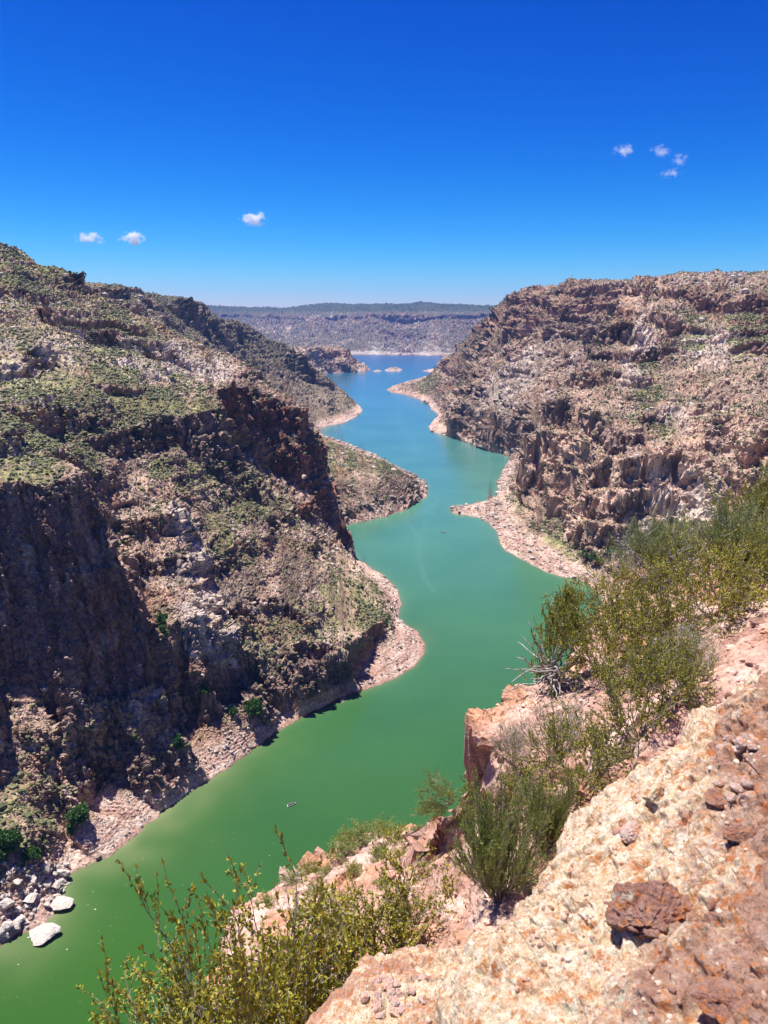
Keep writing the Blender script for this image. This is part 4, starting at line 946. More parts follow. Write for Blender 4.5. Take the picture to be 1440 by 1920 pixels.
def grit():
    g = np.random.default_rng(12); P_ = np.concatenate([TOPS['lichen_rock_slab'], TOPS['lichen_boulder']])
    d = np.linalg.norm(P_ - np.array((0, 0, H)), axis=1); P_ = P_[(d < 4.0) & (d > 1.5)]; nb_ = fbm(P_.astype(np.float32), 0.22, 3, 90.0)
    w_ = sstep(-0.05, 0.35, nb_) + 0.06; cw_ = np.cumsum(w_); sel = np.searchsorted(cw_, g.random(2600) * cw_[-1]); V0, F0 = ico(2); n = len(sel)
    s_ = g.uniform(0.0022, 0.006, n) * (1 + g.pareto(3.5, n).clip(0, 2.5))
    V_ = V0[None] * (1 + g.normal(size=(n, len(V0), 1)) * 0.10) * (1 + g.normal(size=(n, 1, 3)) * 0.2) * s_[:, None, None] + P_[sel][:, None]
    F_ = (F0[None] + (np.arange(n) * len(V0))[:, None, None]).reshape(-1, 3)
    o_ = mesh_np('grit', V_.reshape(-1, 3).astype(np.float32), F_, M_GRIT); tag(o_, 'grit and small chips lying in the hollows of the near rocks', 'grit', kind='stuff')
grit()
print('near ground %.1fs' % (time.time() - T0))

# ------------------------------------------------------------------ shrubs
def leaf_mat(name, cols, trans=0.25):
    m, t, b = new_mat(name)
    g = nd(t, 'ShaderNodeNewGeometry')
    c_ = ramp(t, g.outputs['Random Per Island'], [(i / (len(cols) - 1), c) for i, c in enumerate(cols)])
    t.links.new(c_, b.inputs['Base Color']); b.inputs['Roughness'].default_value = 0.6; b.inputs['Specular IOR Level'].default_value = 0.3
    if trans:
        tr = nd(t, 'ShaderNodeBsdfTranslucent'); t.links.new(c_, tr.inputs[0]); mx = nd(t, 'ShaderNodeMixShader'); mx.inputs[0].default_value = trans
        t.links.new(b.outputs[0], mx.inputs[1]); t.links.new(tr.outputs[0], mx.inputs[2]); t.links.new(mx.outputs[0], t.nodes['Material Output'].inputs[0])
    return m
def bark_mat(name, c0_, c1_):
    m, t, b = new_mat(name); g = nd(t, 'ShaderNodeNewGeometry'); n_ = nd(t, 'ShaderNodeTexNoise', Scale=12.0, Detail=3.0); t.links.new(g.outputs['Position'], n_.inputs['Vector'])
    t.links.new(ramp(t, n_.outputs[0], [(0.35, c0_), (0.65, c1_)]), b.inputs['Base Color']); b.inputs['Roughness'].default_value = 0.9; return m
M_LEAF_J = leaf_mat('creosote_leaf', [(0.18, 0.19, 0.02), (0.29, 0.29, 0.03), (0.41, 0.37, 0.04), (0.52, 0.39, 0.05)])
M_LEAF_D = leaf_mat('dark_olive_leaf', [(0.12, 0.145, 0.018), (0.22, 0.235, 0.025), (0.33, 0.31, 0.035), (0.43, 0.35, 0.045)])
M_LEAF_G = leaf_mat('broom_leaf', [(0.14, 0.19, 0.035), (0.24, 0.30, 0.06), (0.36, 0.40, 0.10)])
M_LEAF_P = leaf_mat('pale_leaf', [(0.18, 0.22, 0.05), (0.29, 0.33, 0.09), (0.42, 0.43, 0.17)])
M_LEAF_T = leaf_mat('shore_tree_leaf', [(0.028, 0.075, 0.012), (0.05, 0.13, 0.02), (0.09, 0.19, 0.03)], 0.15)
M_BARK_D = bark_mat('grey_brown_bark', (0.17, 0.145, 0.12), (0.42, 0.38, 0.33))
M_BARK_W = bark_mat('bleached_wood', (0.20, 0.18, 0.165), (0.48, 0.44, 0.40))
M_LILAC = leaf_mat('lilac_petal', [(0.45, 0.36, 0.45), (0.6, 0.5, 0.58), (0.7, 0.62, 0.66)], 0.3)

def grow(g, start, dirs, length, K, wander, up_):
    """K+1 points along n curved twigs"""
    n = len(start); P = np.zeros((n, K + 1, 3)); P[:, 0] = start; d = dirs / (np.linalg.norm(dirs, axis=1, keepdims=True) + 1e-9)
    for k_ in range(K):
        d = d + g.normal(size=(n, 3)) * wander + np.array((0, 0, up_)); d /= np.linalg.norm(d, axis=1, keepdims=True)
        P[:, k_ + 1] = P[:, k_] + d * (length / K)[:, None]
    return P
def tubes(P, r0, r1, sides=3):
    """(n, K+1, 3) centre lines -> tube mesh arrays"""
    n, K1, _ = P.shape; T = np.gradient(P, axis=1); T /= np.linalg.norm(T, axis=2, keepdims=True) + 1e-9
    ref = np.where(np.abs(T[..., 2:3]) < 0.9, np.array((0, 0, 1.0)), np.array((1.0, 0, 0)))
    a_ = np.cross(T, ref); a_ /= np.linalg.norm(a_, axis=2, keepdims=True) + 1e-9; b_ = np.cross(T, a_)
    rad = (np.asarray(r0)[:, None] * (1 - np.linspace(0, 1, K1)) + np.asarray(r1)[:, None] * np.linspace(0, 1, K1))[..., None]
    th = np.arange(sides) * 2 * math.pi / sides
    V = np.stack([P + (a_ * math.cos(t_) + b_ * math.sin(t_)) * rad for t_ in th], 2)
    idx_ = np.arange(n * K1 * sides).reshape(n, K1, sides); nx = np.roll(idx_, -1, 2)
    f = np.stack([idx_[:, :-1], nx[:, :-1], nx[:, 1:], idx_[:, 1:]], -1).reshape(-1, 4)
    return V.reshape(-1, 3), f
def leaves(g, C, D, ln, wd, spread=0.9):
    """one kite-shaped leaf at each C pointing roughly along D"""
    n = len(C); d = D + g.normal(size=(n, 3)) * spread; d /= np.linalg.norm(d, axis=1, keepdims=True) + 1e-9
    s_ = np.cross(d, g.normal(size=(n, 3))); s_ /= np.linalg.norm(s_, axis=1, keepdims=True) + 1e-9
    L_ = (ln * g.uniform(0.6, 1.3, n))[:, None]; w_ = (wd * g.uniform(0.7, 1.3, n))[:, None]
    V = np.stack([C, C + d * L_ * 0.45 + s_ * w_ * 0.5, C + d * L_, C + d * L_ * 0.45 - s_ * w_ * 0.5], 1).reshape(-1, 3)
    return V, np.arange(n * 4).reshape(n, 4)
def cat(lst):
    o_ = 0; Vs, Fs = [], []
    for V_, F_ in lst: Vs.append(V_); Fs.append(F_ + o_); o_ += len(V_)
    return np.concatenate(Vs), np.concatenate(Fs)
def shrub_geo(seed, kind):
    """unit-height shrub (about 1 m tall, 1.3 m wide): returns branch and leaf arrays (+flowers)"""
    g = np.random.default_rng(seed)
    K = dict(creosote=(17, 7, 7, 22, 1.15, .024, .012), broom=(60, 8, 5, 13, 0.9, .044, .008), sparse=(26, 8, 6, 8, 1.0, .022, .008), cushion=(26, 5, 4, 14, 1.2, .045, .02), tuft=(9, 5, 6, 16, 0.35, .05, .009))[kind]
    n0, n1, n2, nlv, sp_, ll, lw = K
    th = g.uniform(0, 2 * math.pi, n0); tilt = g.uniform(0.1, 1.0, n0) ** 0.8 * sp_
    d0 = np.stack([np.cos(th) * np.sin(tilt), np.sin(th) * np.sin(tilt), np.cos(tilt)], 1)
    l0 = g.uniform(0.45, 0.9, n0) * (1.0 if kind != 'cushion' else 0.8)
    S0 = np.stack([np.cos(th), np.sin(th), 0 * th], 1) * g.uniform(0, 0.08, n0)[:, None]
    P0 = grow(g, S0, d0, l0, 7, 0.16 if kind != 'broom' else 0.07, 0.03)
    def kids(P, m, lmin, lmax, ang, t0=0.3):
        n = len(P); K1 = P.shape[1] - 1
        t_ = g.uniform(t0, 1.0, (n, m)) * K1; i = np.clip(t_.astype(int), 0, K1 - 1); f = (t_ - i)[..., None]
        r_ = np.arange(n)[:, None]; st_ = P[r_, i] * (1 - f) + P[r_, i + 1] * f; d = P[r_, i + 1] - P[r_, i]
        d /= np.linalg.norm(d, axis=2, keepdims=True) + 1e-9; d = d + g.normal(size=d.shape) * ang
        return st_.reshape(-1, 3), d.reshape(-1, 3), g.uniform(lmin, lmax, n * m)
    a1 = 0.45 if kind != 'broom' else 0.16
    P1 = grow(g, *kids(P0, n1, 0.22, 0.48, a1, 0.12 if kind == 'broom' else 0.3), 5, 0.2 if kind != 'broom' else 0.07, 0.05)
    P2 = grow(g, *kids(P1, n2, 0.10, 0.22, 0.5 if kind != 'broom' else 0.2, 0.25), 3, 0.2 if kind != 'broom' else 0.08, 0.08)
    br = cat([tubes(P0, np.full(n0, 0.009), np.full(n0, 0.003)), tubes(P1, np.full(len(P1), 0.0035), np.full(len(P1), 0.0018)), tubes(P2, np.full(len(P2), 0.0018), np.full(len(P2), 0.0012))])
    st_, d, _ = kids(P2, nlv, 1, 1, 0.3, 0.05)
    lv = leaves(g, st_, d, ll, lw, 0.75 if kind != 'broom' else 0.25)
    fl_ = None
    if kind == 'sparse':
        q = P2[g.random(len(P2)) < 0.10][:, -1]; q = np.repeat(q, 7, 0) + g.normal(size=(len(q) * 7, 3)) * 0.012
        fl_ = leaves(g, q, g.normal(size=q.shape), 0.022, 0.018, 0.5)
    return br, lv, fl_
SH = {}
def shrub(name, label, cat_, kind, var, u, v, r, hpx, leafm, barkm=None, group=None, rz=0.0, lean=(0, 0), wide=1.0, at_=None):
    p = near_at(u, v, r) if at_ is None else np.array(at_)
    key = (kind, var, leafm.name)
    if key not in SH:
        br, lv, fl_ = shrub_geo(var * 17 + sum(map(ord, kind)), kind)
        e = bpy.data.objects.new('tmp', None)
        a_ = mesh_np('branches', br[0], br[1], barkm or M_BARK_D); b_ = mesh_np('foliage', lv[0], lv[1], leafm)
        c_ = mesh_np('flowers', fl_[0], fl_[1], M_LILAC) if fl_ is not None else None
        SH[key] = [x.data for x in (a_, b_, c_) if x is not None]
        for x in (a_, b_, c_):
            if x is not None: bpy.data.objects.remove(x)
        bpy.data.objects.remove(e)
    dist = math.sqrt(p[0] ** 2 + p[1] ** 2 + (p[2] - H) ** 2); h = hpx * dist / F
    e = empty(name, (float(p[0]), float(p[1]), float(p[2]) - 0.03), rz)
    e.rotation_euler = (lean[0], lean[1], rz); wf = {'creosote': 0.66, 'broom': 0.62, 'sparse': 0.7, 'cushion': 1.0, 'tuft': 1.0}[kind]; e.scale = (h * wide * wf, h * wide * wf, h * 0.92)
    tag(e, label, cat_, group)
    for nm, me in zip(('branches', 'foliage', 'flowers'), SH[key]):
        o_ = bpy.data.objects.new(nm, me); COL.objects.link(o_); o_.parent = e
        if nm == 'flowers': o_['kind'] = 'stuff'
    return e
G1 = 'creosote bushes at the lower left'
shrub('creosote_bush', 'sprawling yellow-green creosote bush at the bottom left corner, leaning over the water', 'shrub', 'creosote', 1, 330, 1990, 6.0, 330, M_LEAF_J, None, G1, 0.3, (0.12, -0.25), 1.5)
shrub('creosote_bush', 'low creosote bush at the very bottom edge, furthest left of all', 'shrub', 'creosote', 3, 270, 2040, 5.8, 270, M_LEAF_J, None, G1, 3.3, (0.12, -0.25), 1.4)
shrub('creosote_bush', 'tall creosote bush whose thin top sprig stands against the green water', 'shrub', 'creosote', 2, 490, 1955, 5.4, 560, M_LEAF_J, None, G1, 1.3, (0.05, -0.06), 0.75)
shrub('creosote_bush', 'bare-stemmed creosote bush in front of the gravel slope, left of the cream boulder', 'shrub', 'creosote', 3, 600, 1935, 5.6, 330, M_LEAF_J, None, G1, 2.2, (0.0, 0.05), 1.3)
shrub('creosote_bush', 'creosote bush right behind the low cream boulder', 'shrub', 'creosote', 1, 700, 1860, 6.2, 260, M_LEAF_J, None, G1, 4.0, (0, 0.1), 1.3)
shrub('creosote_bush', 'small dense creosote bush at the very bottom, left of the boulder', 'shrub', 'creosote', 2, 440, 2030, 4.9, 360, M_LEAF_J, None, G1, 5.0, (0.1, -0.1), 1.3)
shrub('creosote_bush', 'leafy creosote bush at the bottom edge under the tall thin sprig', 'shrub', 'creosote', 1, 400, 1985, 6.2, 300, M_LEAF_J, None, G1, 5.6, (0.0, -0.15), 1.4)
shrub('creosote_bush', 'creosote bush at the bottom edge right of the tall sprigged one', 'shrub', 'creosote', 3, 560, 2000, 5.0, 330, M_LEAF_J, None, G1, 0.9, (0.0, 0.0), 1.3)
shrub('broom_bush', 'dense fresh-green broom-like bush at the edge of the big slab', 'shrub', 'broom', 1, 935, 1760, 5.1, 205, M_LEAF_G, None, None, 0.5, (0, -0.03), 0.95)
shrub('broom_bush', 'second green broom-like bush, directly above the dense one', 'shrub', 'broom', 2, 1005, 1660, 5.7, 140, M_LEAF_G, None, None, 1.9, (0, -0.05), 0.9)
shrub('olive_bush', 'dark olive bush with bent grey stems on the ledge left of the slab', 'shrub', 'creosote', 4, 960, 1580, 6.6, 150, M_LEAF_D, None, None, 0.9, (0, -0.15), 1.15)
shrub('olive_bush', 'dark olive bush filling the notch above the slab edge', 'shrub', 'creosote', 5, 1080, 1530, 6.3, 180, M_LEAF_D, None, None, 2.9, (0, 0), 1.1)
shrub('olive_bush', 'wide olive-gold bush on the ledge above the slab', 'shrub', 'creosote', 6, 1180, 1470, 6.6, 190, M_LEAF_D, None, None, 3.9, (0, 0), 1.15)
shrub('olive_bush', 'olive-gold bush right of the wide one, touching the top of the slab', 'shrub', 'creosote', 4, 1245, 1400, 6.9, 150, M_LEAF_D, None, None, 5.2, (0, 0), 1.1)
shrub('pale_twiggy_shrub', 'pale twiggy shrub with a few lilac flowers on the pink ledge', 'shrub', 'sparse', 1, 1030, 1470, 7.6, 135, M_LEAF_P, M_BARK_W, None, 0.2, (0, 0), 0.9)
shrub('pale_twiggy_shrub', 'small pale shrub at the left rim of the pink ledge', 'shrub', 'sparse', 2, 965, 1445, 8.0, 90, M_LEAF_P, M_BARK_W, None, 1.2, (0, -0.1), 0.9)
G2 = 'bushes on the ledge at the right'
shrub('olive_bush', 'large olive bush overhanging the water at the left of the right-hand thicket', 'shrub', 'creosote', 5, 1140, 1255, 9.6, 200, M_LEAF_D, None, G2, 0.7, (0, -0.15), 1.1)
shrub('olive_bush', 'large olive bush in the middle of the right-hand thicket', 'shrub', 'creosote', 6, 1240, 1235, 9.3, 200, M_LEAF_D, None, G2, 1.7, (0, 0), 1.1)
shrub('olive_bush', 'olive bush at the right of the thicket beside the gravel slope', 'shrub', 'creosote', 4, 1330, 1175, 10.2, 190, M_LEAF_J, None, G2, 2.7, (0, 0.1), 1.2)
shrub('olive_bush', 'yellowish olive bush at the far left back of the right-hand thicket', 'shrub', 'creosote', 6, 1140, 1150, 12.0, 110, M_LEAF_J, None, G2, 4.7, (0, 0), 1.3)
shrub('broom_bush', 'pale upright broom bush at the back of the right-hand thicket', 'shrub', 'broom', 3, 1250, 1095, 12.8, 110, M_LEAF_P, None, G2, 0.7, (0, 0), 1.5)
shrub('broom_bush', 'pale upright broom bush by the right edge, behind the thicket', 'shrub', 'broom', 1, 1380, 1080, 12.0, 130, M_LEAF_P, None, G2, 1.7, (0, 0), 1.4)
shrub('pale_twiggy_shrub', 'pale grey twiggy shrub with lilac flowers at the back of the thicket', 'shrub', 'sparse', 3, 1215, 1090, 12.6, 120, M_LEAF_P, M_BARK_W, G2, 2.0, (0, 0), 1.3)
shrub('olive_bush', 'olive bush on the right edge in front of the tall one', 'shrub', 'creosote', 5, 1450, 1120, 11.0, 150, M_LEAF_D, None, G2, 5.9, (0, 0), 1.1)
shrub('tall_bush', 'tall round yellow-green bush at the right edge against the canyon wall', 'shrub', 'creosote', 1, 1405, 1005, 14.6, 150, M_LEAF_D, None, None, 2.4, (0, 0), 0.95)
shrub('tall_bush', 'second tall yellow-green bush cut by the right edge', 'shrub', 'creosote', 2, 1450, 1000, 14.2, 165, M_LEAF_D, None, None, 3.4, (0, 0), 0.95)
shrub('dry_shrub', 'low dry shrub with grey stems on the gravel below the thicket', 'shrub', 'sparse', 2, 1300, 1275, 7.4, 95, M_LEAF_D, None, None, 0.4, (0, 0), 1.3)
shrub('cliff_shrub', 'small green shrub hanging from the cliff over the water', 'shrub', 'creosote', 3, 852, 1500, 9.3, 85, M_LEAF_G, None, None, 0.4, (0.1, -0.9), 1.0, at_=at(848, 1500, r=9.35))
for i_, (u, v, hp, r_) in enumerate([(655, 1592, 42, None), (680, 1582, 40, None), (712, 1572, 44, None), (738, 1574, 36, None), (775, 1566, 26, None), (640, 1604, 34, None), (575, 1640, 30, None), (545, 1655, 26, None), (700, 1610, 30, None), (660, 1640, 26, None), (610, 1640, 24, None), (745, 1604, 22, None), (800, 1560, 22, None), (590, 1680, 24, None), (720, 1660, 22, None), (640, 1690, 24, None), (560, 1720, 22, None), (500, 1700, 26, None)]):
    p = near_at(u, v)
    shrub('cushion_shrub', 'small round grey-green cushion shrub on the gravelly lower ledge', 'shrub', 'cushion', 1 + i_ % 2, u, v, r_, hp, M_LEAF_G if i_ % 3 else M_LEAF_D, None, 'cushion shrubs on the lower ledge', i_ * 1.1, (0, 0), 1.1, at_=p)
# the gnarled old bush with exposed roots
def gnarled():
    g = np.random.default_rng(77); p = near_at(1040, 1285, 10.0)
    e = empty('gnarled_bush', p.tolist()); tag(e, 'old gnarled bush with bleached twisted exposed roots at the lip of the ledge', 'shrub')
    sc = 10.9 / F
    n = 46; th = g.uniform(math.pi * 0.75, math.pi * 2.1, n)
    d = np.stack([np.cos(th), np.sin(th) * 0.6 - 0.3, g.uniform(-0.35, 0.35, n)], 1)
    P = grow(g, g.normal(size=(n, 3)) * 0.05 + np.array((0.0, -0.1, 0.22)), d, g.uniform(0.4, 0.85, n), 9, 0.38, -0.05)
    V_, F_ = tubes(P, g.uniform(0.012, 0.026, n), np.full(n, 0.005), 5); mesh_np('roots', V_, F_, M_BARK_W, e)
    n = 16; d = np.stack([g.uniform(-1.2, 0.6, n), g.uniform(-0.5, 0.5, n), g.uniform(0.4, 1.2, n)], 1)
    P = grow(g, g.normal(size=(n, 3)) * 0.05 + np.array((0.0, 0, 0.2)), d, g.uniform(0.5, 1.0, n), 8, 0.28, 0.04)
    V_, F_ = tubes(P, g.uniform(0.012, 0.022, n), np.full(n, 0.005), 5); mesh_np('branches', V_, F_, M_BARK_W, e)
    tips = P[:, -1]; pts = []
    for t_, s_ in [((0.12, 0, 0.95), 0.30), ((0.0, 0, 0.72), 0.3), ((-0.12, 0, 0.55), 0.22), ((-0.2, -0.05, 0.15), 0.18), ((0.3, 0, 0.7), 0.2), ((-0.05, 0, 0.98), 0.2), ((0.15, 0.1, 1.15), 0.16)]:
        st_ = np.array(t_) + g.normal(size=(60, 3)) * s_ * 0.42; dd = np.stack([g.normal(size=60) * 0.3, g.normal(size=60) * 0.3, np.ones(60)], 1)
        pts.append(grow(g, st_, dd, g.uniform(0.12, 0.26, 60), 4, 0.1, 0.05))
    Q_ = np.concatenate(pts); a_ = tubes(Q_, np.full(len(Q_), 0.003), np.full(len(Q_), 0.0015))
    i = g.integers(0, 4, (len(Q_), 22)); f = g.random((len(Q_), 22))[..., None]; r_ = np.arange(len(Q_))[:, None]
    C_ = (Q_[r_, i] * (1 - f) + Q_[r_, i + 1] * f).reshape(-1, 3); D_ = (Q_[r_, i + 1] - Q_[r_, i]).reshape(-1, 3); D_ /= np.linalg.norm(D_, axis=1, keepdims=True)
    V_, F_ = cat([leaves(g, C_, D_, 0.05, 0.010, 0.35)]); mesh_np('foliage', V_, F_, M_LEAF_D, e)
    mesh_np('twigs', a_[0], a_[1], M_BARK_D, e)['kind'] = 'stuff'
gnarled()
# gravel and chips on the ledge
def gravel():
    g = np.random.default_rng(3)
    ok = np.where((rn > 3.5) & (rn < 15) & (gnorm(PN2, GA2, GR2)[:, 2] > 0.6))[0]
    w_ = 1.0 / rn[ok] ** 0.0; sel = g.choice(ok, 5200)
    V0, F0 = ico(1); n = len(sel)
    s_ = g.uniform(0.012, 0.04, n) * (1 + (g.random(n) < 0.06) * 2.2)
    V_ = V0[None] * (1 + g.normal(size=(n, len(V0), 1)) * 0.16) * s_[:, None, None] * np.array((1.1, 1.0, 0.6))
    V_ = V_ + PN2[sel][:, None] + g.normal(size=(n, 1, 3)) * np.array((0.02, 0.02, 0.0))
    F_ = (F0[None] + (np.arange(n) * len(V0))[:, None, None]).reshape(-1, 3)
    col_ = np.repeat(np.clip(cN[sel] * g.uniform(0.8, 1.5, (n, 1)), 0, 0.7), len(V0), 0)
    o_ = mesh_np('gravel', V_.reshape(-1, 3), F_, MT_LEDGE, attrs={'Col': col_}); tag(o_, 'pink gravel and stone chips scattered on the ledge', 'gravel', kind='stuff')
gravel()
print('shrubs %.1fs' % (time.time() - T0))
# ------------------------------------------------------------------ scrub and stones on the slopes
M_SCRUB = leaf_mat('scrub_foliage', [(0.06, 0.068, 0.024), (0.10, 0.108, 0.04), (0.15, 0.15, 0.065), (0.24, 0.22, 0.11)], 0.0)
def stone_mat(name, cols):
    m, t, b = new_mat(name); g = nd(t, 'ShaderNodeNewGeometry'); n_ = nd(t, 'ShaderNodeTexNoise', Scale=1.2, Detail=5.0, Roughness=0.7); t.links.new(g.outputs['Position'], n_.inputs['Vector'])
    c_ = ramp(t, g.outputs['Random Per Island'], [(i / (len(cols) - 1), c) for i, c in enumerate(cols)])
    c_ = mixc(t, c_, ramp(t, n_.outputs[0], [(0.3, (0.7, 0.68, 0.66)), (0.7, (1.2, 1.2, 1.2))]), 1.0, 'MULTIPLY')
    t.links.new(c_, b.inputs['Base Color']); b.inputs['Roughness'].default_value = 0.95; bump(t, b, n_.outputs[0], 0.5, 0.5); return m
M_STONE = stone_mat('slope_stone', [(0.22, 0.15, 0.12), (0.34, 0.25, 0.20), (0.46, 0.37, 0.31), (0.52, 0.44, 0.38)])
M_BOULDER = stone_mat('pale_boulder', [(0.40, 0.33, 0.28), (0.50, 0.43, 0.37), (0.56, 0.49, 0.43)])
M_DARKST = stone_mat('dark_boulder', [(0.16, 0.12, 0.105), (0.24, 0.18, 0.155), (0.32, 0.25, 0.21)])
_G = PT2.reshape(NA, NR, 3)
_ca = np.linalg.norm(np.cross(np.gradient(_G, axis=0).reshape(-1, 3), np.gradient(_G, axis=1).reshape(-1, 3)), axis=1)
inview = (np.abs(AG.ravel() + math.radians(1.5)) < math.radians(32)) & VIS & (sdf > 1)
def scatter(n, wgt, seed):
    g = np.random.default_rng(seed); w_ = wgt * _ca * inview; cw_ = np.cumsum(w_); s_ = np.searchsorted(cw_, g.random(n) * cw_[-1]); return np.clip(s_, 0, len(w_) - 1), g
patch = sstep(-0.25, 0.3, fbm(PT2, 28.0, 3, 15.0))
vd = (0.24 + 0.16 * (PT2[:, 0] > 0) + 0.9 * Z_veg + 0.55 * hill + 0.25 * sstep(0, 0.4, med)) * sstep(0.5, 0.75, N1[:, 2]) * sstep(7, 14, PT2[:, 2]) * (0.25 + patch) * (1 - 0.6 * Z_pale) * (1 - Z_wall * cliff)
def clumps(name, sel, g, size, flat, jit, mat, label, cat_, lift, sub=1):
    V0, F0 = ico(sub); n = len(sel)
    V_ = V0[None] * (1 + g.normal(size=(n, len(V0), 1)) * jit) * size[:, None, None]
    V_ = V_ * (1 + g.normal(size=(n, 1, 3)) * 0.16) * np.array((1, 1, flat))
    V_ = V_ + (PT2[sel] + np.array((0, 0, 1.0)) * (size * lift)[:, None])[:, None]
    F_ = (F0[None] + (np.arange(n) * len(V0))[:, None, None]).reshape(-1, 3)
    o_ = mesh_np(name, V_.reshape(-1, 3).astype(np.float32), F_, mat); tag(o_, label, cat_, kind='stuff')
m1 = (rr < 1000) / 1.0
sel, g = scatter(52000, vd * m1, 101)
clumps('hillside_scrub', sel, g, g.uniform(0.35, 0.95, len(sel)) * (1 + (g.random(len(sel)) < 0.08) * 0.8), 0.75, 0.22, M_SCRUB, 'low olive scrub dotting the near canyon slopes', 'scrub', 0.3)
sel, g = scatter(22000, vd * (rr > 1000) * (rr < 3300) / rr, 102)
clumps('distant_scrub', sel, g, g.uniform(0.6, 1.5, len(sel)) * np.maximum(rr[sel] / 1400, 0.8), 0.7, 0.22, M_SCRUB, 'olive scrub speckling the farther hills and mesa', 'scrub', 0.3)
sd_ = (sstep(0.02, 0.4, fbm(PT2, 20.0, 3, 25.0)) * 0.6 + 0.25) * sstep(0.6, 0.8, N1[:, 2]) * (0.3 + 0.8 * beach) * (rr < 1300) * (1 - 0.7 * Z_veg)
sel, g = scatter(15000, sd_ / np.maximum(rr, 250), 103)
clumps('scattered_stones', sel, g, g.uniform(0.18, 0.55, len(sel)) * (1 + g.pareto(3.0, len(sel)).clip(0, 3)) * np.maximum(rr[sel] / 420, 0.8), 0.75, 0.17, M_STONE, 'loose pale stones scattered over beach and slopes', 'stones', 0.12)

# ------------------------------------------------------------------ boulders one can tell apart
BM = {}
def boulder(p, size, shape, mat, var, rz, label, group, sink=0.3, tilt=(0, 0)):
    key = (var, mat.name)
    if key not in BM:
        V_, F_ = stone_geo(5 if size > 5 else 4, (1, 0.8, 0.7), 200 + var, 14, 0.07, 0.02); o_ = mesh_np('tmp', V_, F_, mat); BM[key] = o_.data; bpy.data.objects.remove(o_)
    o_ = bpy.data.objects.new('boulder', BM[key]); COL.objects.link(o_)
    o_.scale = (size * shape[0], size * shape[1], size * shape[2]); o_.rotation_euler = (tilt[0], tilt[1], rz)
    o_.location = (float(p[0]), float(p[1]), float(p[2]) + size * shape[2] * 0.7 * (1 - 2 * sink)); tag(o_, label, 'boulder', group); return o_
boulder(at(90, 1752, z=0.6), 6.6, (1.0, 0.95, 0.5), M_BOULDER, 0, 0.25, 'very large flat white boulder standing alone in the water, the lower of two', None, 0.25, (0.1, -0.1))
boulder(at(117, 1697, z=0.8), 5.8, (1.0, 1.0, 0.45), M_BOULDER, 1, -0.2, 'very large white boulder in the water, the upper of two', None, 0.25, (0.05, 0.1))
boulder(at(55, 1655, z=4.0), 4.2, (0.9, 0.8, 1.0), M_DARKST, 2, 0.8, 'big rounded grey boulder standing in the shade of the shore trees', None, 0.3)
boulder(at(107, 1662, z=2.5), 2.9, (0.9, 0.8, 0.8), M_BOULDER, 3, 1.1, 'white boulder at the waterline just above the two very large ones', None, 0.3)
boulder(hit(135, 1403), 5.0, (0.8, 0.8, 0.9), M_BOULDER, 4, 0.3, 'tall pale boulder on the bench at the mouth of the shadowed alcove', None, 0.3)
boulder(hit(160, 1428), 4.2, (0.9, 0.8, 0.9), M_DARKST, 5, 1.3, 'grey boulder just below the tall pale one on the bench', None, 0.3)
boulder(hit(610, 905), 9.0, (1.0, 0.7, 0.35), M_DARKST, 6, 0.3, 'huge grey boulder on the green spur beside the red tower', None, 0.3)
g = np.random.default_rng(31)
for i in range(105):
    t_ = g.random(); u = g.uniform(2, 130); v = 1610 + (u / 130) * 0 + g.uniform(0, 1) * (148 - u * 0.75) + 10
    s_ = 1.1 + min(g.pareto(2.2), 2.4)
    p = hit(u, v); boulder(p, s_, g.uniform(0.7, 1.1, 3), M_BOULDER, int(g.integers(0, 8)), g.uniform(0, 6), 'pale angular boulder in the jumbled pile at the left water edge', 'boulders piled at the left water edge', 0.2, g.uniform(-0.5, 0.5, 2))
def field(n, boxes, smin, smax, mat, label, group, seed, sink=0.25):
    g = np.random.default_rng(seed)
    for i in range(n):
        u0, v0, u1, v1, sp_ = boxes[int(g.integers(0, len(boxes)))]
        t_ = g.random(); p = hit(u0 + (u1 - u0) * t_ + g.normal() * sp_, v0 + (v1 - v0) * t_ + g.normal() * sp_ * 0.6)
        k_ = math.hypot(p[0], p[1]) / 330 if math.hypot(p[0], p[1]) > 500 else 1
        boulder(p, g.uniform(smin, smax) * (1 + 0.7 * (g.random() < 0.12)) * k_ ** 0.6, g.uniform(0.7, 1.1, 3), mat, int(g.integers(0, 8)), g.uniform(0, 6), label, group, sink, g.uniform(-0.4, 0.4, 2))
field(75, [(330, 1470, 380, 1425, 9), (350, 1450, 410, 1410, 14), (400, 1400, 470, 1370, 12), (440, 1365, 475, 1345, 12), (380, 1425, 430, 1395, 12)], 0.5, 1.2, M_BOULDER, 'pale rock in the rockfall on the left beach near the column tree', 'rocks of the fall on the left beach', 41)
field(14, [(150, 1585, 300, 1500, 16), (250, 1510, 420, 1430, 18)], 0.5, 1.0, M_STONE, 'single rock lying on the striped left beach below the bench', 'rocks lying on the striped beach', 42)
field(34, [(640, 960, 790, 925, 10), (700, 950, 800, 915, 12), (740, 905, 795, 900, 8)], 1.2, 2.8, M_DARKST, 'grey crag block at the rocky tip of the low green spur', 'blocks at the tip of the low green spur', 43)
field(30, [(850, 953, 905, 950, 4), (900, 950, 970, 1000, 12), (950, 930, 985, 900, 12), (960, 1010, 1080, 1065, 10)], 0.8, 2.2, M_BOULDER, 'pale block on the pink point of the right shore', 'blocks on the point of the right shore', 44)
field(16, [(700, 1180, 770, 1210, 10), (690, 1080, 740, 1130, 5), (680, 1250, 740, 1230, 8)], 0.5, 1.1, M_STONE, 'small rock on the curved pink spit of the left shore', 'rocks on the curved spit', 45)

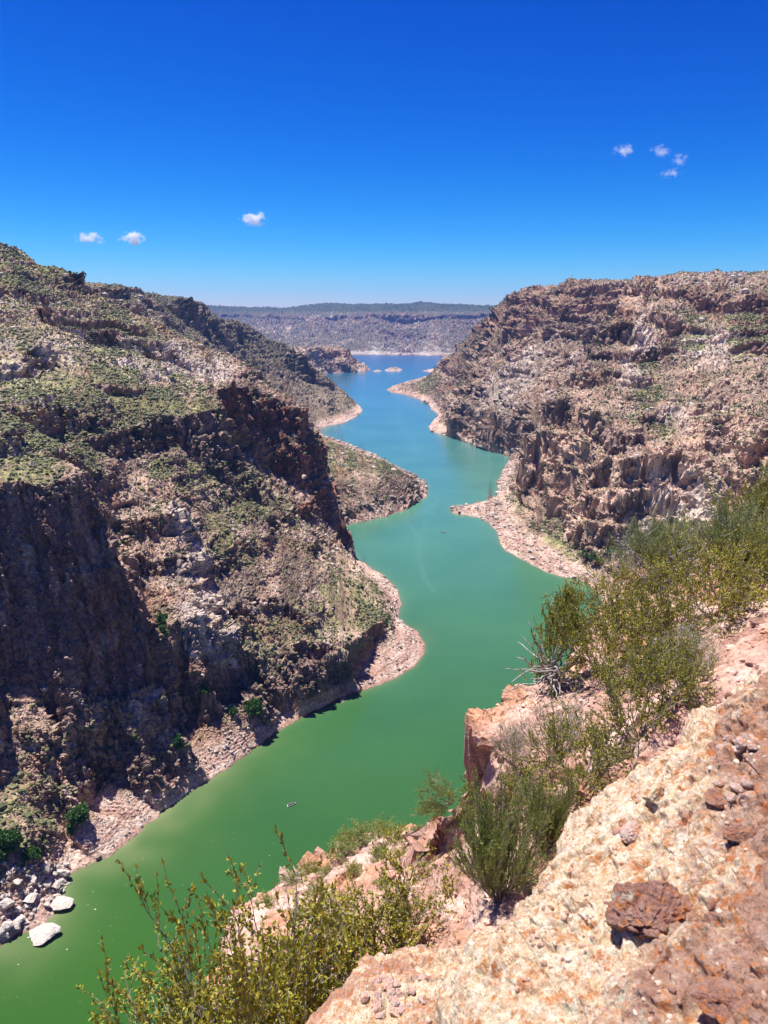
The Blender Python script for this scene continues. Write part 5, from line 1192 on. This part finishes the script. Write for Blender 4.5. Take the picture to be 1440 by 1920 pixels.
# ------------------------------------------------------------------ trees by the water
def tree(label, u, v, h_, w_, seed, lumps=16, group=None, p=None, kind='shore_tree', per=150, col_=None):
    g = np.random.default_rng(seed); p = hit(u, v) if p is None else np.array(p)
    e = empty(kind, p.tolist()); tag(e, label, 'tree', group)
    n = 5; d = np.stack([g.normal(size=n) * 0.35, g.normal(size=n) * 0.35, np.ones(n)], 1)
    P = grow(g, g.normal(size=(n, 3)) * np.array((0.2, 0.2, 0)), d, np.full(n, h_ * 0.8), 6, 0.12, 0)
    V_, F_ = tubes(P, np.full(n, 0.03 * h_), np.full(n, 0.008 * h_), 5); mesh_np('trunk', V_, F_, M_BARK_D, e)
    z_ = g.uniform(0.22, 0.95, lumps); rad = w_ * 0.5 * np.sqrt(np.clip(1 - ((z_ - 0.45) / 0.6) ** 2, 0.05, 1)) * g.uniform(0.3, 0.9, lumps); th = g.uniform(0, 6.28, lumps)
    C_ = np.stack([rad * np.cos(th), rad * np.sin(th), z_ * h_], 1); s_ = g.uniform(0.11, 0.2, lumps) * (w_ + h_) * 0.5
    d = g.normal(size=(lumps, per, 3)); d /= np.linalg.norm(d, axis=2, keepdims=True)
    L_ = (C_[:, None] + d * (s_[:, None, None] * g.uniform(0.5, 1.05, (lumps, per, 1)))).reshape(-1, 3)
    V_, F_ = leaves(g, L_, d.reshape(-1, 3), 0.10 * (w_ + h_) * 0.5 + 0.12, 0.06 * (w_ + h_) * 0.5 + 0.08, 0.8)
    mesh_np('crown', V_, F_, col_ or M_LEAF_T, e)
tree('bright green leaning tree at the top of the striped left beach', 150, 1548, 9.0, 7.0, 1)
tree('narrow green tree just below the leaning one on the left beach', 142, 1566, 5.5, 2.6, 2)
tree('single column-shaped green tree in front of the shaded bench cliff', 337, 1412, 8.5, 3.6, 3)
tree('wide dark green tree against the bench cliff above the rockfall', 478, 1340, 6.5, 8.0, 4, 22)
tree('smaller dark green tree left of the wide one above the rockfall', 440, 1345, 4.5, 4.0, 5)
tree('large green tree at the left edge above the boulder pile', 18, 1602, 8.0, 8.0, 6, 26)
tree('green tree right of the large one above the boulder pile', 60, 1614, 4.5, 6.0, 7, 20)
tree('green tree cut by the left edge above the boulder pile', -14, 1625, 6.0, 6.5, 8, 22)
tree('dark bush under the great wall where the gully opens', 380, 1300, 3.0, 5.0, 9)
tree('dark green tree at the mouth of the gully beside the great wall', 296, 1200, 6.0, 5.0, 10)
tree('dark green tree higher in the gully beside the great wall', 305, 1170, 5.0, 5.0, 11)
for i_, (u, v) in enumerate([(1110, 1050), (1095, 1048), (1125, 1056), (1140, 1046), (1160, 1044)]):
    tree('green shrub at the foot of the right cliff behind the foreground bushes', u, v, 6.0, 7.0, 20 + i_, 12, 'green shrubs at the foot of the right cliff', None, 'shore_shrub', 90)
for i_, (u, v) in enumerate([(1000, 985), (1015, 995), (1030, 1003), (1045, 1012), (1060, 1022), (1072, 1030), (1020, 985), (1040, 990), (970, 930), (978, 945), (990, 955)]):
    tree('low green bush on the bank above the right pink shore', u, v, 2.6, 5.5, 30 + i_, 9, 'low green bushes on the right bank', None, 'shore_shrub', 60, M_SCRUB)
for i_, (u, v) in enumerate([(700, 1190), (712, 1180), (722, 1172), (730, 1160), (735, 1145), (728, 1130), (715, 1115), (690, 1200), (676, 1206), (665, 1212), (705, 1100), (694, 1092), (650, 1215)]):
    tree('green shrub fringing the curved spit of the left shore', u, v, 2.0, 3.6, 50 + i_, 9, 'green shrubs along the curved spit', None, 'shore_shrub', 60)
for i_, (u, v) in enumerate([(612, 790), (655, 765), (664, 762), (640, 735), (672, 835), (720, 868)]):
    tree('tiny dark bush near the far bend of the left shore', u, v, 5.0, 6.0, 70 + i_, 7, 'dark bushes by the far bend', None, 'shore_shrub', 40)

# ------------------------------------------------------------------ boats
def plain(name, col_, ro_=0.5):
    m, t, b = new_mat(name); n_ = nd(t, 'ShaderNodeTexNoise', Scale=9.0, Detail=3.0); b.inputs['Roughness'].default_value = ro_
    t.links.new(mixc(t, col_, ramp(t, n_.outputs[0], [(0.3, (0.85, 0.85, 0.85)), (0.7, (1.05, 1.05, 1.05))]), 1.0, 'MULTIPLY'), b.inputs['Base Color']); return m
M_HULL, M_DARK, M_CLOTH, M_SKIN = plain('white_hull', (0.6, 0.6, 0.58), 0.35), plain('black_rubber', (0.02, 0.02, 0.022)), plain('dark_cloth', (0.03, 0.032, 0.045), 0.9), plain('skin', (0.42, 0.24, 0.16), 0.6)
def boat(label, p, rz, ln, wd, dark=True):
    e = empty('small_boat', p, rz); tag(e, label, 'boat')
    n = 15; xs = np.linspace(-0.5, 0.5, n) * ln
    hw = wd * 0.5 * np.clip(1 - np.clip((np.linspace(-0.5, 0.5, n)) / 0.5, 0, 1) ** 2.4, 0.03, 1)
    prof = [(-1, 0.42), (-0.98, 0.16), (-0.6, -0.08), (0, -0.14), (0.6, -0.08), (0.98, 0.16), (1, 0.42), (0.86, 0.42), (0.82, 0.12), (0, 0.02), (-0.82, 0.12), (-0.86, 0.42)]
    V_ = np.array([[x, a_ * w_, z_ * 1.0 + (0.12 if z_ > 0.3 else 0.05) * max(0, x / ln * 2) ** 2] for x, w_ in zip(xs, hw) for a_, z_ in prof]); k_ = len(prof)
    F_ = [[i * k_ + j, i * k_ + (j + 1) % k_, (i + 1) * k_ + (j + 1) % k_, (i + 1) * k_ + j] for i in range(n - 1) for j in range(k_)]
    for b_ in (0, (n - 1) * k_): F_ += [[b_ + j, b_ + j + 1, b_ + k_ - 2 - j, b_ + (k_ - 1 - j)] for j in range(k_ // 2 - 1)]
    mesh_np('hull', V_, np.array(F_), M_HULL, e)
    def box(nm, c_, s_, mt):
        bm = bmesh.new(); bmesh.ops.create_cube(bm, size=1.0); bmesh.ops.scale(bm, vec=s_, verts=bm.verts); bmesh.ops.bevel(bm, geom=bm.edges[:], offset=min(s_) * 0.2, segments=2, affect='EDGES'); bmesh.ops.translate(bm, vec=c_, verts=bm.verts)
        me = bpy.data.meshes.new(nm); bm.to_mesh(me); bm.free(); me.materials.append(mt); o_ = bpy.data.objects.new(nm, me); COL.objects.link(o_); o_.parent = e; return o_
    box('seat', (-0.18 * ln, 0, 0.28), (0.30, wd * 0.85, 0.06), M_DARK); box('seat', (0.12 * ln, 0, 0.28), (0.30, wd * 0.85, 0.06), M_DARK)
    box('floor_mat', (-0.03 * ln, 0, 0.16), (ln * 0.74, wd * 0.80, 0.10), M_DARK)
    box('outboard_motor', (-0.54 * ln, 0, 0.42), (0.28, 0.26, 0.55), M_DARK)
    return e
def seated(label, p, rz):
    """a person sitting: one skinned body, clothes as a child"""
    J = [((0, 0, 0.12), .15), ((0, 0, 0.36), .15), ((0, 0, 0.58), .16), ((0.02, 0, 0.68), .06), ((0.03, 0, 0.80), .10), ((0.04, 0, 0.88), .09),
         ((0, 0.2, 0.58), .06), ((0.12, 0.24, 0.36), .045), ((0.32, 0.16, 0.34), .035), ((0, -0.2, 0.58), .06), ((0.12, -0.24, 0.36), .045), ((0.32, -0.16, 0.34), .035),
         ((0.12, 0.1, 0.12), .09), ((0.45, 0.14, 0.16), .07), ((0.5, 0.14, -0.18), .05), ((0.62, 0.14, -0.2), .045), ((0.12, -0.1, 0.12), .09), ((0.45, -0.14, 0.16), .07), ((0.5, -0.14, -0.18), .05), ((0.62, -0.14, -0.2), .045)]
    E = [(0, 1), (1, 2), (2, 3), (3, 4), (4, 5), (2, 6), (6, 7), (7, 8), (2, 9), (9, 10), (10, 11), (0, 12), (12, 13), (13, 14), (14, 15), (0, 16), (16, 17), (17, 18), (18, 19)]
    def body(nm, ids, grow_, mt, par_=None):
        mpv = {j: i for i, j in enumerate(ids)}; me = bpy.data.meshes.new(nm)
        me.from_pydata([J[j][0] for j in ids], [(mpv[a_], mpv[b_]) for a_, b_ in E if a_ in mpv and b_ in mpv], []); me.materials.append(mt)
        o_ = bpy.data.objects.new(nm, me); COL.objects.link(o_); o_.modifiers.new('skin', 'SKIN'); me.skin_vertices or None
        sv = me.skin_vertices[0].data if me.skin_vertices else None
        if sv is None:
            bm = bmesh.new(); bm.from_mesh(me); bm.verts.layers.skin.verify(); bm.to_mesh(me); bm.free(); sv = me.skin_vertices[0].data
        for j in ids: sv[mpv[j]].radius = (J[j][1] + grow_,) * 2; sv[mpv[j]].use_root = (j == ids[0])
        s_ = o_.modifiers.new('sub', 'SUBSURF'); s_.levels = 1; s_.render_levels = 1
        if par_: o_.parent = par_
        return o_
    o_ = body('person', list(range(20)), 0, M_SKIN); o_.location = p; o_.rotation_euler = (0, 0, rz); tag(o_, label, 'person')
    body('clothes', [0, 1, 2, 6, 7, 9, 10, 12, 13, 14, 16, 17, 18], 0.02, M_CLOTH, o_)
b1 = at(547, 1509, z=0); a1_ = math.radians(33)
boat('small white boat carrying two people on the green water in the near reach', (b1[0], b1[1], 0.02), a1_, 4.3, 1.35)
for d_, lb in ((-0.9, 'person in dark clothes sitting at the stern of the near boat'), (0.65, 'person in dark clothes sitting in the middle of the near boat')):
    seated(lb, (b1[0] + d_ * math.cos(a1_), b1[1] + d_ * math.sin(a1_), 0.30), a1_)
b2 = at(831, 999, z=0)
boat('tiny white boat on the turquoise reach off the pink point', (b2[0], b2[1], 0.02), math.radians(-6), 5.6, 1.7)
seated('person in dark clothes sitting in the far boat', (b2[0] - 0.9, b2[1] + 0.1, 0.30), math.radians(-6))

# ------------------------------------------------------------------ islets, foam flecks
def islet(nm, u, v, w_, d_, h_, seed, kind='islet'):
    p = at(u, v, z=0); n = 90; g = np.random.default_rng(seed)
    X_, Y_ = np.meshgrid(np.linspace(-1.1, 1.1, n), np.linspace(-1.1, 1.1, n), indexing='ij'); P = np.stack([X_.ravel() * w_ / 2, Y_.ravel() * d_ / 2, np.zeros(n * n)], 1).astype(np.float32)
    r_ = np.hypot(X_.ravel(), Y_.ravel()) + 0.35 * fbm(P, w_ * 0.4, 3, seed)
    P[:, 2] = h_ * (1 - r_ ** 2) + 0.25 * h_ * facet(P, w_ * 0.09, seed)[0] * (r_ < 1); q = np.arange(n * n).reshape(n, n)
    f = np.stack([q[:-1, :-1], q[1:, :-1], q[1:, 1:], q[:-1, 1:]], -1).reshape(-1, 4); f = f[(P[f, 2] > -1).any(1)]
    cc = np.ones((n * n, 3), np.float32) * np.array((0.46, 0.37, 0.31)); cc = mixv(cc, (0.24, 0.18, 0.14), sstep(0.0, 0.4, fbm(P, w_ * 0.2, 3, seed + 3)))
    o_ = mesh_np('islet', P, f, MT_MID, attrs={'Col': cc}); o_.location = (p[0], p[1], 0); o_['kind'] = 'structure'
islet('islet', 738, 694, 66, 120, 9, 5); islet('islet', 708, 696, 30, 60, 4, 6)
def flecks():
    g = np.random.default_rng(8); n = 260; u = g.uniform(0, 560, n); v = g.uniform(1560, 1900, n); k_ = (v > 1700 - u * 0.6 + 60) | (g.random(n) < 0.1); u, v = u[k_], v[k_]
    P = np.array([at(a_, b_, z=0.02) for a_, b_ in zip(u, v)]); P = P[sdist(P[:, 0], P[:, 1]) < -2]; n = len(P)
    th = np.arange(6) * math.pi / 3; s_ = (0.035 + g.pareto(3, n) * 0.05).clip(0, 0.22)
    V_ = P[:, None] + np.stack([np.cos(th)[None] * s_[:, None] * g.uniform(0.7, 2.2, (n, 1)), np.sin(th)[None] * s_[:, None], np.zeros((n, 6))], 2)
    top = V_.reshape(-1, 3); F_ = np.concatenate([np.array([[6 * i, 6 * i + 1, 6 * i + 2, 6 * i + 3], [6 * i, 6 * i + 3, 6 * i + 4, 6 * i + 5]]) for i in range(n)])
    o_ = mesh_np('floating_foam', top, F_, M_HULL); tag(o_, 'white flecks of foam floating on the green near water', 'foam', kind='stuff')
flecks()

# ------------------------------------------------------------------ clouds (well beyond the haze)
def cloud(label, u, v, wpx, hpx, seed, dens=1.0, group=None):
    R = 15000.0; x, y, z = at(u, v, r=R); sc = math.sqrt(x * x + y * y + (z - H) ** 2) / F; w_, h_ = wpx * sc / 2, hpx * sc / 2
    bm = bmesh.new(); bmesh.ops.create_icosphere(bm, subdivisions=3, radius=1.0); me = bpy.data.meshes.new('cloud'); bm.to_mesh(me); bm.free()
    m = bpy.data.materials.new('cloud_vapour'); m.use_nodes = True; t = m.node_tree; t.nodes.clear()
    out_ = nd(t, 'ShaderNodeOutputMaterial'); pv = nd(t, 'ShaderNodeVolumePrincipled'); tc = nd(t, 'ShaderNodeTexCoord')
    ln_ = nd(t, 'ShaderNodeVectorMath', operation='LENGTH'); t.links.new(tc.outputs['Object'], ln_.inputs[0])
    mp_ = nd(t, 'ShaderNodeMapping'); mp_.inputs['Location'].default_value = (seed * 3.1, seed * 1.7, seed); mp_.inputs['Scale'].default_value = (w_ / h_ * 0.8, 1, 1); t.links.new(tc.outputs['Object'], mp_.inputs[0])
    n_ = nd(t, 'ShaderNodeTexNoise', Scale=1.5, Detail=5.0, Roughness=0.62); t.links.new(mp_.outputs[0], n_.inputs['Vector'])
    a_ = nd(t, 'ShaderNodeMath', operation='MULTIPLY_ADD'); a_.inputs[1].default_value = 3.6; a_.inputs[2].default_value = -1.15; t.links.new(n_.outputs[0], a_.inputs[0])
    s_ = nd(t, 'ShaderNodeMath', operation='SUBTRACT'); t.links.new(a_.outputs[0], s_.inputs[0]); t.links.new(ln_.outputs['Value'], s_.inputs[1])
    c_ = nd(t, 'ShaderNodeMath', operation='MULTIPLY'); c_.use_clamp = False; c_.inputs[1].default_value = 0.024 * dens
    mx = nd(t, 'ShaderNodeMath', operation='MAXIMUM'); mx.inputs[1].default_value = 0.0; t.links.new(s_.outputs[0], c_.inputs[0]); t.links.new(c_.outputs[0], mx.inputs[0])
    t.links.new(mx.outputs[0], pv.inputs['Density']); pv.inputs['Color'].default_value = (1, 1, 1, 1); pv.inputs['Anisotropy'].default_value = 0.0
    t.links.new(pv.outputs[0], out_.inputs['Volume']); me.materials.append(m)
    o_ = bpy.data.objects.new('cloud', me); COL.objects.link(o_); o_.location = (x, y, z); o_.scale = (w_ * 1.25, w_ * 0.8, h_ * 1.25); o_.rotation_euler = (0, 0, -math.atan2(x, y))
    tag(o_, label, 'cloud', group)
cloud('small flat white cloud, leftmost in the sky above the left hill', 168, 447, 44, 18, 1, 1)
cloud('small bright white cloud just right of the leftmost one', 249, 447, 44, 24, 2, 1.2)
cloud('small bright white cloud standing highest over the left hills', 476, 411, 46, 24, 3, 1.2)
cloud('faint white puff at the upper left of the right-hand cloud group', 1171, 282, 34, 18, 4, 0.55)
cloud('faint puff at the top middle of the right-hand cloud group', 1238, 285, 30, 20, 5, 0.4)
cloud('faint puff at the far right of the right-hand cloud group', 1274, 300, 24, 20, 6, 0.4)
cloud('faint flat wisp lowest in the right-hand cloud group', 1256, 325, 34, 14, 7, 0.35)

# ------------------------------------------------------------------ air
bm = bmesh.new(); bmesh.ops.create_cube(bm, size=1.0); bmesh.ops.scale(bm, vec=(19000, 9900, 500), verts=bm.verts); bmesh.ops.translate(bm, vec=(0, 9900 / 2 - 700, 250 - 42), verts=bm.verts)
me = bpy.data.meshes.new('haze'); bm.to_mesh(me); bm.free()
m = bpy.data.materials.new('haze_air'); m.use_nodes = True; t = m.node_tree; t.nodes.clear(); out_ = nd(t, 'ShaderNodeOutputMaterial'); pv = nd(t, 'ShaderNodeVolumePrincipled')
pv.inputs['Color'].default_value = (0.18, 0.42, 1.0, 1); pv.inputs['Density'].default_value = HAZE; pv.inputs['Anisotropy'].default_value = 0.1
t.links.new(pv.outputs[0], out_.inputs['Volume']); me.materials.append(m); o = bpy.data.objects.new('haze', me); COL.objects.link(o); o['kind'] = 'stuff'
print('all %.1fs' % (time.time() - T0))
